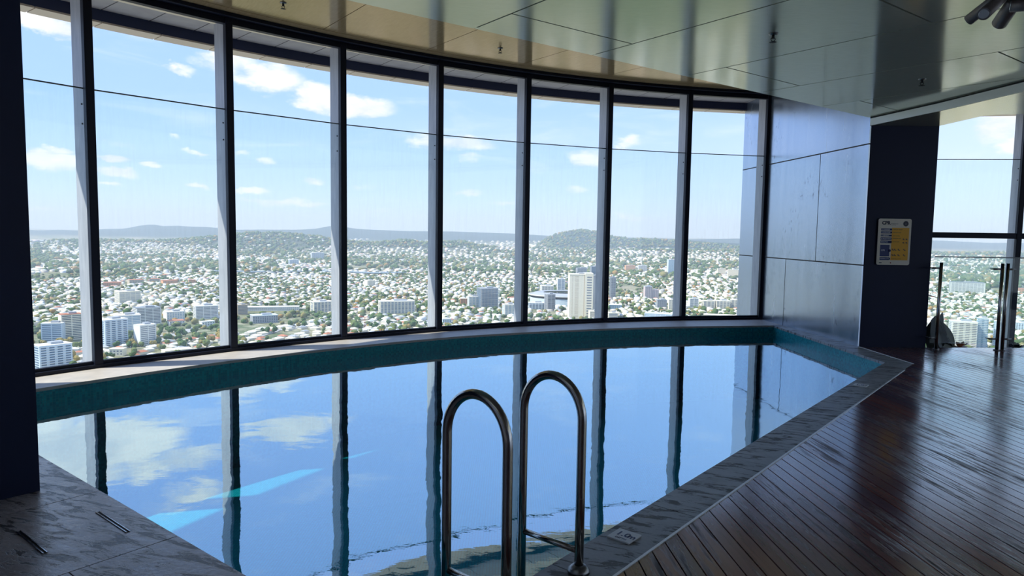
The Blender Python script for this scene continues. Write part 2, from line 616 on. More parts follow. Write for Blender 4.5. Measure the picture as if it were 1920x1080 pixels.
def _water():
    mt = bpy.data.materials.new('pool_water')
    mt.use_nodes = True
    t = NT(mt.node_tree)
    t.n.clear()
    out = t.new('ShaderNodeOutputMaterial')
    g = t.new('ShaderNodeNewGeometry')
    pos = g.outputs['Position']
    h = t.noise(t.mapping(pos, (1.0, 1.0, 1)), 1.1, 3, 0.5, 0.4)
    h2 = t.noise(t.mapping(pos, (1.0, 2.2, 1), (0, 0, 0.3)), 7.0, 3, 0.55, 0.8)
    hh = t.math('ADD', h, t.math('MULTIPLY', h2, 0.035))
    b = t.new('ShaderNodeBump')
    b.inputs['Strength'].default_value = 0.12
    b.inputs['Distance'].default_value = 0.035
    t.l.new(hh, b.inputs['Height'])
    tr = t.new('ShaderNodeBsdfTransparent')
    tr.inputs[0].default_value = (0.42, 0.96, 1.0, 1)
    gl = t.new('ShaderNodeBsdfGlossy')
    gl.inputs['Roughness'].default_value = 0.006
    gl.inputs['Color'].default_value = (0.78, 0.93, 1.0, 1)
    t.l.new(b.outputs[0], gl.inputs['Normal'])
    mx = t.new('ShaderNodeMixShader')
    t.l.new(schlick(t, 0.08, g, 1.35), mx.inputs[0])
    t.l.new(tr.outputs[0], mx.inputs[1])
    t.l.new(gl.outputs[0], mx.inputs[2])
    t.l.new(mx.outputs[0], out.inputs[0])
    return mt
m_water = _water()
m_white = material('white_plastic', (0.95, 0.95, 0.95), 0.4)
m_board = material('cream_sign_board', (0.95, 0.86, 0.70), 0.45)
m_amber = material('amber_print', (1.0, 0.50, 0.02), 0.5)
m_blueprint = material('blue_print', (0.015, 0.035, 0.16), 0.5)
m_ink = material('dark_ink', (0.02, 0.02, 0.04), 0.5)
m_rust = material('rust_red_ink', (0.35, 0.06, 0.02), 0.5)
m_lampbody = material('bronze_grey_lamp_body', (0.22, 0.19, 0.185), 0.45, 0.3)
m_lens = material('lamp_lens', (0.75, 0.80, 0.82), 0.12, 0.5)
m_plaster = material('grey_plaster', (0.30, 0.30, 0.33), 0.7)


def structure(o, label=None):
    o['kind'] = 'structure'
    if label: o['label'] = label
    return o


# ------------------------------------------------------------------ window bays
def mullion(parent, a, z0, idx):
    x, y = fpt(a, FR)
    rz = -math.radians(a)
    R = Matrix.Rotation(rz, 3, 'Z')

    def at(dx, dy, z): # dy outwards
        v = R @ Vector((dx, dy, 0))
        return (x + v.x, y + v.y, z)
    b = MB().bevbox(at(0, -0.03, (z0 + 4.0) / 2), (0.085, 0.075, 4.0 - z0), 0.006, rz)
    b.build('mullion', m_frame, parent)
    f = MB().box(at(-0.004, 0.15, (z0 + 3.98) / 2 - .02), (0.06, 0.25, 3.94 - z0), rz)
    fo = f.build('exterior_fin', m_fin, parent)
    bl = MB()
    for z in (2.55, 2.75):
        bl.cyl(at(-0.037, 0.06, z), 0.009, 0.012, R @ Vector((1, 0, 0)), 8)
    bl.build('bolt', m_black, fo)


bays = [k for k in range(-3, 17)]
wn = 0
for k in bays:
    a = A0 + STEP * k
    b_ = a + STEP
    if k == 7:        # the steel-clad core stands here
        continue
    wn += 1
    z0 = 0.0 if k < 7 else -0.62
    x, y = fpt(a, FR)
    e = empty('window_%d' % wn, (0, 0, 0))
    structure(e)
    if k == 8:
        mullion(e, a, z0, k)
    elif k < 7 or k > 8:
        mullion(e, a, z0, k)
    if k == 6:
        mullion(e, b_, z0, k)
    rz = -math.radians((a + b_) / 2)
    (x0, y0), (x1, y1) = fpt(a, FR), fpt(b_, FR)
    L = math.hypot(x1 - x0, y1 - y0)
    cx_, cy_ = (x0 + x1) / 2, (y0 + y1) / 2
    ov = Vector((math.sin(math.radians((a + b_) / 2)), math.cos(math.radians((a + b_) / 2)), 0))

    def at(off, z):
        return (cx_ + ov.x * off, cy_ + ov.y * off, z)
    MB().box(at(0.015, (z0 + 0.04 + H_GLASS) / 2), (L, 0.016, H_GLASS - z0 - 0.04), rz).build('glass_pane', m_glass, e)
    MB().box(at(0.015, H_GLASS + 0.004), (L - 0.07, 0.022, 0.012), rz).build('glass_top_edge', m_glass_edge, e)
    fb = MB()
    fb.box(at(-0.035, z0 + 0.018), (L, 0.085, 0.036), rz)
    fb.box(at(-0.005, z0 + 0.05), (L, 0.045, 0.035), rz)
    fb.build('bottom_frame', m_frame, e)
    if k >= 7:
        MB().box(at(-0.02, 1.56), (L, 0.07, 0.10), rz).build('transom', m_frame, e)

AMIN, AMAX = A0 - 3 * STEP, A0 + 17 * STEP
hd = MB().ring(FR - 0.14, FR + 0.03, H_HEAD + 0.02, H_HEAD + 0.12, AMIN, AMAX, 100)
hd.ring(FR - 0.05, FR + 0.03, H_HEAD - 0.05, H_HEAD + 0.02, AMIN, AMAX, 100)
structure(hd.build('trim_1', m_frame), 'dark blue head frame running along the top of the curved windows')

# outside: soffit, cream reveal, hanging blue beam with tan underside
structure(MB().ring(FR + 0.03, FR + 0.42, 3.985, 4.15, AMIN, AMAX, 100).build('trim_2', m_cream), 'cream soffit strip just outside the window heads')
so_ = MB()
na = 60
for i in range(na):
    a0, a1 = AMIN + (AMAX - AMIN) * i / na, AMIN + (AMAX - AMIN) * (i + 1) / na
    so_.ring(FR + 0.42, FR + 0.95, 4.0, 4.15, a0 + 0.03, a1 - 0.03, 1)
structure(so_.build('trim_3', m_soffit), 'grey outside soffit panels above the fins')
structure(MB().ring(FR + 0.95, FR + 1.0, 3.87, 4.3, AMIN, AMAX, 100).build('trim_4', m_beam), 'deep blue beam hanging outside above the windows')
tb = MB()
for i in range(48):
    a0, a1 = AMIN + (AMAX - AMIN) * i / 48, AMIN + (AMAX - AMIN) * (i + 1) / 48
    tb.ring(FR + 0.95, FR + 1.22, 3.85, 3.87, a0 + 0.03, a1 - 0.03, 2)
tb.ring(FR + 1.0, FR + 1.22, 3.872, 4.3, AMIN, AMAX, 80)
structure(tb.build('trim_5', m_tan), 'tan underside panels of the outside beam')

# ------------------------------------------------------------------ ceilings
def en(e, n):
    return (E_[0] * e + N_[0] * n, E_[1] * e + N_[1] * n)


def slab_panels(mb, cells, z0, z1, gap=0.006):
    for (e0, e1, n0, n1) in cells:
        e0 += gap; e1 -= gap; n0 += gap; n1 -= gap
        mb.prism([en(e0, n0), en(e1, n0), en(e1, n1), en(e0, n1)], z0, z1)


# the low ceiling: strips 1.28 wide running into the room, staggered cross joints
lines = [3.12 + 1.28 * i for i in range(-6, 8)]
NE = -4.72
NMAX = 6.0
mb = MB()
bd_edge = (5.05, 7.0)   # the low ceiling stops at the pale fascia; clipped below


def clip(poly, p, q):
    """keep the part of poly left of the line p->q"""
    out = []
    for i in range(len(poly)):
        a, b = poly[i], poly[(i + 1) % len(poly)]
        sa = (q[0] - p[0]) * (a[1] - p[1]) - (q[1] - p[1]) * (a[0] - p[0])
        sb = (q[0] - p[0]) * (b[1] - p[1]) - (q[1] - p[1]) * (b[0] - p[0])
        if sa >= 0: out.append(a)
        if (sa >= 0) != (sb >= 0):
            t_ = sa / (sa - sb)
            out.append((a[0] + (b[0] - a[0]) * t_, a[1] + (b[1] - a[1]) * t_))
    return out


# fascia line (step down to the second ceiling), from the core's corner towards the camera's right
FA = [(4.759, 9.434), (4.98, 8.33), (5.14, 7.05), (5.36, 5.0), (5.6, 2.0), (5.8, -4.0)]
for i in range(len(lines) - 1):
    e0, e1 = lines[i], lines[i + 1]
    ph = -4.22 if i % 2 == 0 else -2.39
    cuts = [NE] + [c for c in (ph, ph + 3.66, ph + 7.32) if c > NE + .05 and c < NMAX] + [NMAX]
    for c0, c1 in zip(cuts[:-1], cuts[1:]):
        g = 0.008
        poly = [en(e0 + g, c0 + g), en(e1 - g, c0 + g), en(e1 - g, c1 - g), en(e0 + g, c1 - g)][::-1]
        a_ = sum(poly[j][0] * poly[(j + 1) % 4][1] - poly[(j + 1) % 4][0] * poly[j][1] for j in range(4))
        if a_ < 0: poly = poly[::-1]
        # keep left (x smaller) of the fascia polyline, approximated piecewise by half-planes
        for s_, t_ in ((FA[1], FA[0]), (FA[3], FA[2])):
            if len(poly) >= 3: poly = clip(poly, s_, t_)
        if len(poly) >= 3: mb.prism(poly, H_LOW, H_LOW + 0.03)
structure(mb.build('ceiling', m_ceiling), 'low reflective champagne metal panel ceiling over the deck')
bk = MB()
bpoly = [en(lines[0], NE), en(lines[-1], NE), en(lines[-1], NMAX), en(lines[0], NMAX)][::-1]
if sum(bpoly[j][0] * bpoly[(j + 1) % 4][1] - bpoly[(j + 1) % 4][0] * bpoly[j][1] for j in range(4)) < 0: bpoly = bpoly[::-1]
for s_, t_ in ((FA[1], FA[0]), (FA[3], FA[2])): bpoly = clip(bpoly, s_, t_)
bk.prism(bpoly, H_LOW + 0.03, H_LOW + 0.06)
structure(bk.build('trim_6', m_black), 'dark backing behind the low ceiling joints')
# drop face between the two ceiling levels (faces the windows)
fd = MB()
q0, q1 = en(lines[0], NE), (4.76, 9.43)
fd.prism([q0, q1, (q1[0] + .03 * .6, q1[1] - .03 * .8), (q0[0] + .03 * .6, q0[1] - .03 * .8)], H_LOW + 0.001, 4.09)
structure(fd.build('trim_7', m_ceiling), 'champagne bulkhead between the high and the low ceiling')

# the high ceiling along the windows
hc = MB()
es = [3.43 + 1.5 * i for i in range(-7, 6)]
for i in range(len(es) - 1):
    e0, e1 = es[i] + .005, es[i + 1] - .005
    def n_arc(e, r):
        # n where |E e + N n - FC| = r on the window side
        cE = FC[0] * E_[0] + FC[1] * E_[1]; cN = FC[0] * N_[0] + FC[1] * N_[1]
        d = r * r - (e - cE) ** 2
        return None if d <= 0 else cN - math.sqrt(d)
    K = 6
    top = []
    for j in range(K + 1):
        e = e0 + (e1 - e0) * j / K
        top.append((e, n_arc(e, FR - 0.31)))
    poly = [en(e0, NE + .3), en(e1, NE + .3)] + [en(e, n) for e, n in top[::-1]]
    hc.prism(poly, 4.0, 4.03)
hc.ring(FR - 0.30, FR - 0.14, 4.0, 4.03, AMIN, -2.0, 60)
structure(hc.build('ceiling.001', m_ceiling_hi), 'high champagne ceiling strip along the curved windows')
structure(MB().ring(FR - 14.0 if False else 6.5, FR + 1.2, 4.16 if False else 4.04, 4.3, AMIN, AMAX, 100).build('trim_8', m_black), 'roof slab above the high ceiling')
# second, slightly lower ceiling on the right of the fascia
Z2 = 2.99
sc = MB()
sc.prism([(4.765, 9.43), (5.65, 9.42), (5.69, 8.56), (5.85, 8.45), (6.07, 8.41), (9.0, 8.35), (14.5, 8.0), (14.5, -5), (5.83, -4.0), (5.62, 2.0), (5.38, 5.0), (5.16, 7.05), (4.99, 8.33)], Z2, Z2 + 0.03)
structure(sc.build('ceiling.002', m_ceiling_r), 'second reflective ceiling on the right beyond the pale fascia')
fs_ = MB()
for p, q in zip(FA[:-1], FA[1:]):
    fs_.prism([p, q, (q[0] + .02, q[1]), (p[0] + .02, p[1])], Z2 + 0.0, 3.083)
structure(fs_.build('trim_9', m_strip), 'pale grey fascia strip stepping down between two ceilings')
fg = MB()
for p, q in zip(FA[:-1], FA[1:]):
    fg.prism([(p[0] + .02, p[1]), (q[0] + .02, q[1]), (q[0] + .04, q[1]), (p[0] + .04, p[1])], 3.0, 3.14)
structure(fg.build('trim_10', m_black), 'black shadow gap above the fascia strip')
structure(MB().prism([(4.9, 9.40), (5.63, 9.40), (5.67, 8.56), (5.85, 8.47), (6.07, 8.43), (9.0, 8.37), (14.5, 8.02), (14.5, -5), (5.9, -4), (5.66, 2), (5.42, 5), (5.2, 7.05)], Z2 + .12, Z2 + 0.2).build('trim_11', m_black), 'slab above the right-hand ceiling')
rb = MB()
for p, q in (((5.69, 8.6), (6.07, 8.44)), ((6.07, 8.44), (9.0, 8.37)), ((9.0, 8.37), (14.5, 8.02))):
    rb.prism([p, q, (q[0], q[1] - .03), (p[0], p[1] - .03)], Z2 + .03, 4.05)
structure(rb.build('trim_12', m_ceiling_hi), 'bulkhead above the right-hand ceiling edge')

# ------------------------------------------------------------------ core wall (steel-clad left face, navy end)
CW0 = Vector((4.759, 9.433))
CWd = Vector((-0.09, 0.996)).normalized()
CWn = Vector((-CWd.y, CWd.x))          # out of the wall, towards the pool


def cw(s, off, z=None):
    p = CW0 + CWd * s + CWn * off
    return (p.x, p.y) if z is None else (p.x, p.y, z)


core = empty('wall_right', (0, 0, 0))
structure(core, 'steel-clad core wall with navy end beside the pool')
MB().prism([cw(0.02, -0.022), (5.687, 9.43), (6.05, 13.4), cw(4.05, -0.022)], -0.7, 4.02).build('navy_end', m_navy, core)
pn = MB()
for (s0, s1, z0, z1) in ((0, 2.66, 2.755, 4.0), (2.66, 4.05, 2.755, 4.0), (0, 1.22, 1.125, 2.745), (1.22, 2.66, 1.125, 2.745), (2.66, 4.05, 1.125, 2.745),
                         (0, 2.16, -0.2, 1.115), (2.16, 4.05, -0.2, 1.115)):
    if (s0, s1) == (0, 2.66) and z0 > 2: s1 = 4.05
    elif s0 == 2.66 and z0 > 2.75: continue
    elif (s0, s1) == (1.22, 2.66): s1 = 4.05
    elif s0 == 2.66: continue
    c0, c1 = cw(s0 + (.008 if s0 else 0), 0), cw(s1 - .008, 0)
    d0, d1 = cw(s0 + (.008 if s0 else 0), -.018), cw(s1 - .008, -.018)
    pn.prism([c0, c1, d1, d0], z0 + .004, z1 - .004)
pn.build('steel_cladding', m_panel, core)
jb = MB().prism([cw(0.01, -.004), cw(4.05, -.004), cw(4.05, -.022), cw(0.01, -.022)], -0.1, 4.0)
jb.build('cladding_joint', m_black, core)

# foreground navy wall at the left
LC = Vector((-2.653, 3.815))
g1 = Vector((-0.636, -0.7717))
g2 = Vector((-0.784, 0.62))
pts = [LC, LC + g2 * 0.55, LC + g2 * 0.55 + g1 * 4.0, LC + g1 * 4.0]
structure(MB().prism([tuple(p) for p in pts], 0.0, 4.03).build('wall_left', m_navy), 'navy wall end filling the left edge of the view')
# solid walls behind the viewer; the deck stays open to the air on the far right
structure(MB().prism([(-7.2, -5.0), (9.5, -5.0), (9.5, -5.2), (-7.2, -5.2)], -0.7, 4.1).build('wall_back', m_plaster))
structure(MB().prism([(-7.2, -5.0), (-7.0, -5.0), (-7.0, 1.6), (-7.2, 1.6)], -0.7, 4.1).build('wall_far_left', m_plaster))

# ------------------------------------------------------------------ pool
def L2(p, q, t_): return (p[0] + (q[0] - p[0]) * t_, p[1] + (q[1] - p[1]) * t_)


A_LEFT, A_RIGHT = -58.3, -9.1
arc = [fpt(A_RIGHT + (A_LEFT - A_RIGHT) * i / 48, sill_in(A_RIGHT + (A_LEFT - A_RIGHT) * i / 48)) for i in range(49)]
pool_poly = [P_NEAR, P_FAR] + arc      # counter-clockwise
pool = empty('swimming_pool', (0, 5, 0))
tag(pool, 'indoor swimming pool with teal mosaic walls under the curved windows', 'swimming pool')
pool.matrix_world = Matrix.Translation((0, 5, 0))


def rel(o):  # keep world coordinates of a child of the pool empty
    o.matrix_parent_inverse = Matrix.Translation((0, -5, 0))
    return o


def inward_shell(poly, z0, z1, close=True):
    mbx = MB()
    n = len(poly)
    vs = [(p[0], p[1], z0) for p in poly] + [(p[0], p[1], z1) for p in poly]
    fs = [(i, n + i, n + (i + 1) % n, (i + 1) % n) for i in range(n)]
    mbx.add(vs, fs)
    return mbx


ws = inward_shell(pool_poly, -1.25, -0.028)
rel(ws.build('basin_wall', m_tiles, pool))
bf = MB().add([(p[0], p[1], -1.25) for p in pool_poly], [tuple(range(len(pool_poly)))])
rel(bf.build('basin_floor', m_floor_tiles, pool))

cp = MB()
# right-hand side: stones 0.92 long
Lr = math.hypot(P_FAR[0] - P_NEAR[0], P_FAR[1] - P_NEAR[1])


def pe(s, o):
    return (P_NEAR[0] + PE[0] * s + PN[0] * o, P_NEAR[1] + PE[1] * s + PN[1] * o)


cuts = [-0.27, 0.02, 0.945, 1.875, 2.81, 3.75, 4.68, 5.61, 6.54, 7.35]
for c0, c1 in zip(cuts[:-1], cuts[1:]):
    cp.prism([pe(c0 + .0035, -0.006), pe(c1 - .0035, -0.006), pe(c1 - .0035, .262), pe(c0 + .0035, .262)], -0.032, 0.0)
# far corner and the strip along the steel wall
cB = pe(7.352, .262)
cC = (4.765, 9.425)
P2 = fpt(A_RIGHT, sill_in(A_RIGHT))
din = (P2[0] - P_FAR[0], P2[1] - P_FAR[1])
ln = math.hypot(*din)
du = (din[0] / ln, din[1] / ln)
cp.prism([pe(7.352, -0.006), pe(7.70, -0.006), (P_FAR[0], P_FAR[1]), (P_FAR[0] + .38, P_FAR[1] + .09), pe(7.352, .262)][:0] or
         [pe(7.352, -0.006), pe(7.352, .262), (4.812, 8.201), (4.79, 8.60), (P_FAR[0] + du[0] * .4 - .006, P_FAR[1] + du[1] * .4), (P_FAR[0] - .006, P_FAR[1])], -0.032, 0.0)
cc = [0.403, 1.28, 2.15, 3.0, ln + 0.03]
for c0, c1 in zip(cc[:-1], cc[1:]):
    a_ = (P_FAR[0] + du[0] * (c0 + .002) - .006, P_FAR[1] + du[1] * (c0 + .002))
    b_ = (P_FAR[0] + du[0] * (c1 - .002) - .006, P_FAR[1] + du[1] * (c1 - .002))
    wa = 0.36 if c0 > 1.2 else 0.33
    ra = (CW0.x + CWd.x * (a_[1] - CW0.y) - .001, a_[1] + .02) if a_[1] > 9.43 else (4.79, a_[1] + .02)
    rb_ = (CW0.x + CWd.x * (b_[1] - CW0.y) - .001, b_[1] + .02) if b_[1] > 9.43 else (4.775, b_[1] + .02)
    if b_[1] > 9.43 and a_[1] < 9.43:
        cp.prism([a_, ra, (4.765, 9.425), rb_, b_], -0.032, 0.0)
    else:
        cp.prism([a_, ra, rb_, b_], -0.032, 0.0)
rel(cp.build('coping', m_coping, pool))

wt = MB()
wt.add([(p[0], p[1], Z_WATER) for p in pool_poly], [tuple(range(len(pool_poly)))])
wo_ = wt.build('pool_water', m_water)
tag(wo_, 'still blue pool water mirroring the windows and the sky', 'water', kind='stuff')

# window sill between the water and the glass
sl_ = MB()
sl_.ring(lambda a: sill_in(a) - 0.004, FR - 0.02, -0.03, 0.0, -75, A_RIGHT + 1.2, 70)
structure(sl_.build('sill', m_sill), 'pale stone sill between the pool and the curved windows')
structure(MB().ring(lambda a: sill_in(a) + 0.01, FR + 0.1, -1.3, -0.032, AMIN, A_RIGHT + 1.0, 60).build('trim_13', m_plaster))
# outer edge of the building's floor on the right, a planting trough below the deck
structure(MB().ring(FR - 5.0, FR + 0.1, -1.3, -0.63, A_RIGHT + 2, AMAX, 60).build('floor_trough', m_plaster), 'sunken ledge between the deck end and the right windows')

# ------------------------------------------------------------------ timber deck
DD = Vector((-0.07, 0.998)).normalized()
dk = MB()
OUT0 = Vector(pe(0, .275)); OUTd = Vector(PE)


def hit(u, ctype):
    """point where the board line starting at (u,0) meets the deck's border"""
    p = Vector((u, 0))
    # with the coping's outer line
    den = DD.x * OUTd.y - DD.y * OUTd.x
    t_ = ((OUT0.x - p.x) * OUTd.y - (OUT0.y - p.y) * OUTd.x) / den
    q = p + DD * t_
    if ctype == 0: return q
    t_ = (9.46 + 0.08 * 0 - p.y) / DD.y
    q2 = p + DD * t_
    return q2


u = -1.6
pitch = 0.0895
while u < 15.0:
    u0, u1 = u + 0.0035, u + pitch - 0.0035
    ends = []
    for uu in (u0, u1):
        q = hit(uu, 0)
        if q.x > 4.80 or q.y > 8.3:
            q = hit(uu, 1)
            if q.x < 4.775: q = hit(uu, 0)
            elif q.x < 5.70: q.y = 9.425
            else: q.y = 9.46 + 0.06 * (q.x - 5.8)
        ends.append(q)
    lo = -4.9
    starts = [Vector((uu + DD.x * lo / DD.y, lo)) for uu in (u0, u1)]
    if u0 < 11: dk.prism([tuple(starts[0]), tuple(starts[1]), tuple(ends[1]), tuple(ends[0])], -0.022, 0.0)
    u += pitch
structure(dk.build('floor', m_deck), 'dark oiled timber deck boards with worn wet shine')
structure(MB().prism([(-1.3, 1.0), tuple(pe(0, .275)), tuple(pe(7.36, .275)), (4.8, 9.42), (5.7, 9.42), (14.5, 9.9), (14.5, -4.9), (-1.3, -4.9)], -0.08, -0.03).build('floor_base', m_black))
# bright metal strip between coping and deck
m_alu = material('bright_aluminium', (0.92, 0.92, 0.92), 0.35, 0.4)
ts = MB().prism([pe(-0.27, .262), pe(7.36, .262), pe(7.36, .275), pe(-0.27, .275)], -0.03, 0.004)
ts.prism([(4.805, 8.19), (4.818, 8.19), (4.782, 9.42), (4.769, 9.42)], -0.03, 0.004)
structure(ts.build('trim_14', m_alu), 'thin bright metal strip between the coping and the deck')

# ------------------------------------------------------------------ stone paving at the left
pv = MB()
# local axes: a along the pool's left edge (away from the near corner), b away from the pool
GA = Vector((-0.784, 0.62)).normalized()
GB = Vector((-0.62, -0.784)).normalized()
PN0 = Vector(P_NEAR)


def pab(a, b):
    p = PN0 + GA * a + GB * b
    return (p.x, p.y)


ja = [-1.2, -0.26, 0.67, 1.55, 2.46, 3.40, 4.3, 5.2, 6.1]
jbs = [-0.006, 0.47, 0.95, 1.45, 1.95, 2.45, 2.95]
for i in range(len(ja) - 1):
    for j in range(len(jbs) - 1):
        a0, a1, b0, b1 = ja[i] + .003, ja[i + 1] - .003, jbs[j] + .003, jbs[j + 1] - .003
        if j < 1: pass
        if j in (0,):
            b1 = jbs[2 if i % 2 else 1] - .003
        if j == 1 and i % 2:
            continue
        if i == 0 and j == 0 : b0 = 0.0
        if a1 < 0.1 and b0 < .3:   # leave room for the coping's near end
            a0b = a0
        pv.prism([pab(a0, b0), pab(a1, b0), pab(a1, b1), pab(a0, b1)], -0.03, -0.001)
structure(pv.build('floor_paving', m_stone), 'veined stone paving at the near left of the pool')
structure(MB().prism([pab(-1.6, -.0), pab(7.5, -.0), pab(7.5, 5.5), pab(-1.6, 5.5)], -0.09, -0.032).build('floor_paving_bed', m_black))

# slot drains let into the paving
def slot(p, q, nm_label):
    p, q = Vector(p), Vector(q)
    d = (q - p).normalized()
    n = Vector((-d.y, d.x))
    e = empty('slot_drain', (p.x, p.y, 0))
    tag(e, nm_label, 'drain')
    o = MB()
    for s in (-1, 1):
        c = n * (0.008 * s)
        o.prism([tuple(c - n * .0025), tuple(c + n * .0025), tuple(c + n * .0025 + (q - p)), tuple(c - n * .0025 + (q - p))], -0.004, 0.0035)
    o.build('rim', m_steel, e)
    MB().prism([tuple(-n * .0075), tuple(n * .0075), tuple(n * .0075 + (q - p)), tuple(-n * .0075 + (q - p))], -0.003, 0.0005).build('slot', m_black, e)


slot((-2.159, 3.533), (-1.87, 3.30), 'thin steel-rimmed slot drain in the paving nearest the pool edge')
slot((-2.40, 3.285), (-2.121, 3.067), 'thin slot drain in the paving nearer the navy wall')

# ------------------------------------------------------------------ ladder
lad = empty('pool_ladder', (0.315, 2.968, 0))
tag(lad, 'stainless steel pool ladder with two tall arched handrails', 'ladder')
RT = 0.0205
XL = Vector((-0.7717, 0.636, 0)) * 0.325     # deck leg -> pool leg
back = Vector((-0.636, -0.7717, 0)) * 0.505
for base in (Vector((0, 0, 0)), back):
    rr = XL.length / 2
    cmid = base + XL / 2 + Vector((0, 0, 0.862 - rr - 0.02))
    path = [base + Vector((0, 0, 0.0)), base + Vector((0, 0, 0.35)), base + Vector((0, 0, 0.862 - rr - 0.03))]
    for i in range(0, 25):
        t_ = pi * i / 24
        path.append(cmid - XL.normalized() * rr * math.cos(t_) + Vector((0, 0, rr * math.sin(t_) * 1.12)))
    path += [base + XL + Vector((0, 0, 0.3)), base + XL + Vector((0, 0, -1.0))]
    h = MB().tube(path, RT, 20)
    ho = h.build('handrail', m_steel, lad)
    MB().tube([base + Vector((0, 0, .095)), base + XL + Vector((0, 0, .095))], 0.014, 14).build('brace', m_steel, ho)
    fl = MB()
    fl.tube([base + Vector((0, 0, 0.0)), base + Vector((0, 0, 0.012)), base + Vector((0, 0, 0.03)), base + Vector((0, 0, .034))], 0.05, 24, radii=[.05, .05, .032, .022])
    for k in range(4):
        a_ = k * pi / 2 + .5
        fl.cyl(base + Vector((math.cos(a_) * .04, math.sin(a_) * .04, .016)), .006, .008, n=8)
    fl.build('flange', m_steel_dark, ho)
for z in (-0.32, -0.57, -0.82):
    c = XL + back / 2 + Vector((0, 0, z))
    MB().bevbox(c, (0.50, 0.08, 0.025), .006, math.atan2(back.y, back.x)).build('step', m_steel, lad)


# ------------------------------------------------------------------ text helper
def text_mesh(mb, body, origin, ux, uy, size, mi=0, depth=0.0004, align='LEFT', stroke=0.0):
    cu = bpy.data.curves.new('t', 'FONT')
    cu.body = body
    cu.size = size
    cu.align_x = align
    cu.extrude = depth
    cu.offset = stroke
    cu.resolution_u = 2
    to = bpy.data.objects.new('t', cu)
    COL.objects.link(to)
    dg = bpy.context.evaluated_depsgraph_get()
    dg.update()
    me = bpy.data.meshes.new_from_object(to.evaluated_get(dg))
    ux, uy = Vector(ux), Vector(uy)
    uz = ux.cross(uy)
    o = Vector(origin)
    mb.add([o + ux * v.co.x + uy * v.co.y + uz * v.co.z for v in me.vertices], [tuple(p.vertices) for p in me.polygons], mi)
    bpy.data.objects.remove(to)
    bpy.data.curves.remove(cu)
    bpy.data.meshes.remove(me)


# ------------------------------------------------------------------ depth markers on the coping
def marker(x, y, label):
    e = empty('depth_marker', (x, y, 0))
    tag(e, label, 'depth marker')
    ang = math.atan2(PE[1], PE[0])
    MB().bevbox((0, 0, .004), (0.125, 0.125, .008), .0015, ang).build('plate', m_white, e)
    ux = Vector((PE[0], PE[1], 0))
    uxx = Vector((PN[0], PN[1], 0))
    # the figures read from the deck side, along the edge
    X = -Vector((0.7717, -0.636, 0))
    tx = MB()
    rd = Vector((0.7717, -0.636, 0))      # reading direction towards the deck
    up_ = Vector((0.636, 0.7717, 0))
    text_mesh(tx, '1.0', -rd * .046 - up_ * .012 + Vector((0, 0, .0085)), rd, up_, .062, stroke=.0012)
    text_mesh(tx, 'm', rd * .012 + up_ * -.012 + Vector((0, 0, .0085)) + rd * .008, rd, up_, .055, stroke=.0012)
    text_mesh(tx, 'DEPTH', -rd * .028 - up_ * .046 + Vector((0, 0, .0085)), rd, up_, .02)
    tx.build('figures', m_blueprint, e)


marker(0.575, 3.33, 'white 1.0 m depth marker plate on the coping near the ladder')
marker(3.55, 6.93, 'small white depth marker plate on the far end of the coping')

# ------------------------------------------------------------------ CPR sign
sg = empty('cpr_sign', (4.945, 9.43, 1.13))
tag(sg, 'cream and amber CPR instruction sign on the navy wall end', 'sign')
bmS = bmesh.new()
W_, H_ = 0.445, 0.625
rad = .025
ring_ = []
for cx0, cz0, a0 in ((W_ - rad, rad, -90), (W_ - rad, H_ - rad, 0), (rad, H_ - rad, 90), (rad, rad, 180)):
    for i in range(6):
        a_ = math.radians(a0 + 90 * i / 5)
        ring_.append((cx0 + rad * math.cos(a_), cz0 + rad * math.sin(a_)))
bmS.free()
sb = MB()
n = len(ring_)
sb.add([(x, -0.008, z) for x, z in ring_] + [(x, -0.0005, z) for x, z in ring_],
       [tuple(range(n)), tuple(range(2 * n - 1, n - 1, -1))] + [(i, n + i, n + (i + 1) % n, (i + 1) % n) for i in range(n)])
sb.build('board', m_board, sg)


def flat(mb, x0, x1, z0, z1, y=-0.0088, mi=0):
    mb.box(((x0 + x1) / 2, y, (z0 + z1) / 2), (x1 - x0, .0012, z1 - z0), 0, mi)


ZS = lambda v: H_ - v * H_        # fractions from the top
am = MB()
flat(am, .185, .418, ZS(.895), ZS(.195))
am.build('amber_panel', m_amber, sg)
bl = MB()
for (v0, v1, xr) in ((.21, .255, .178), (.275, .32, .178), (.345, .385, .178), (.405, .46, .178), (.475, .53, .178), (.565, .815, .165), (.835, .895, .165)):
    flat(bl, .038, xr, ZS(v1), ZS(v0))
    bl.cyl((xr, -.0088, (ZS(v0) + ZS(v1)) / 2), (ZS(v0) - ZS(v1)) / 2 * .9 if v1 - v0 < .1 else .02, .0012, (0, 1, 0), 12)
bl.build('blue_panels', m_blueprint, sg)
tx = MB()
emb, ins, pic = MB(), MB(), MB()
fw = (Vector((1, 0, 0)), Vector((0, 0, 1)))
text_mesh(tx, 'CPR', (.045, -.009, ZS(.125)), *fw, .062, stroke=.003)
text_mesh(tx, 'Cardiopulmonary', (.165, -.009, ZS(.115)), *fw, .014)
text_mesh(tx, 'resuscitation', (.165, -.009, ZS(.14)), *fw, .014)
emb.cyl((.368, -.009, ZS(.105)), .036, .001, (0, 1, 0), 28)
text_mesh(tx, 'DRS', (.032, -.009, ZS(.965)), *fw, .02, stroke=.001)
for (zc, words) in ((.225, 'check for danger'), (.29, 'talk and touch'), (.36, 'open airway'), (.42, 'look listen feel'), (.49, 'two breaths'), (.86, 'until help arrives')):
    text_mesh(ins, words, (.20, -.0098, ZS(zc + .015)), *fw, .019)
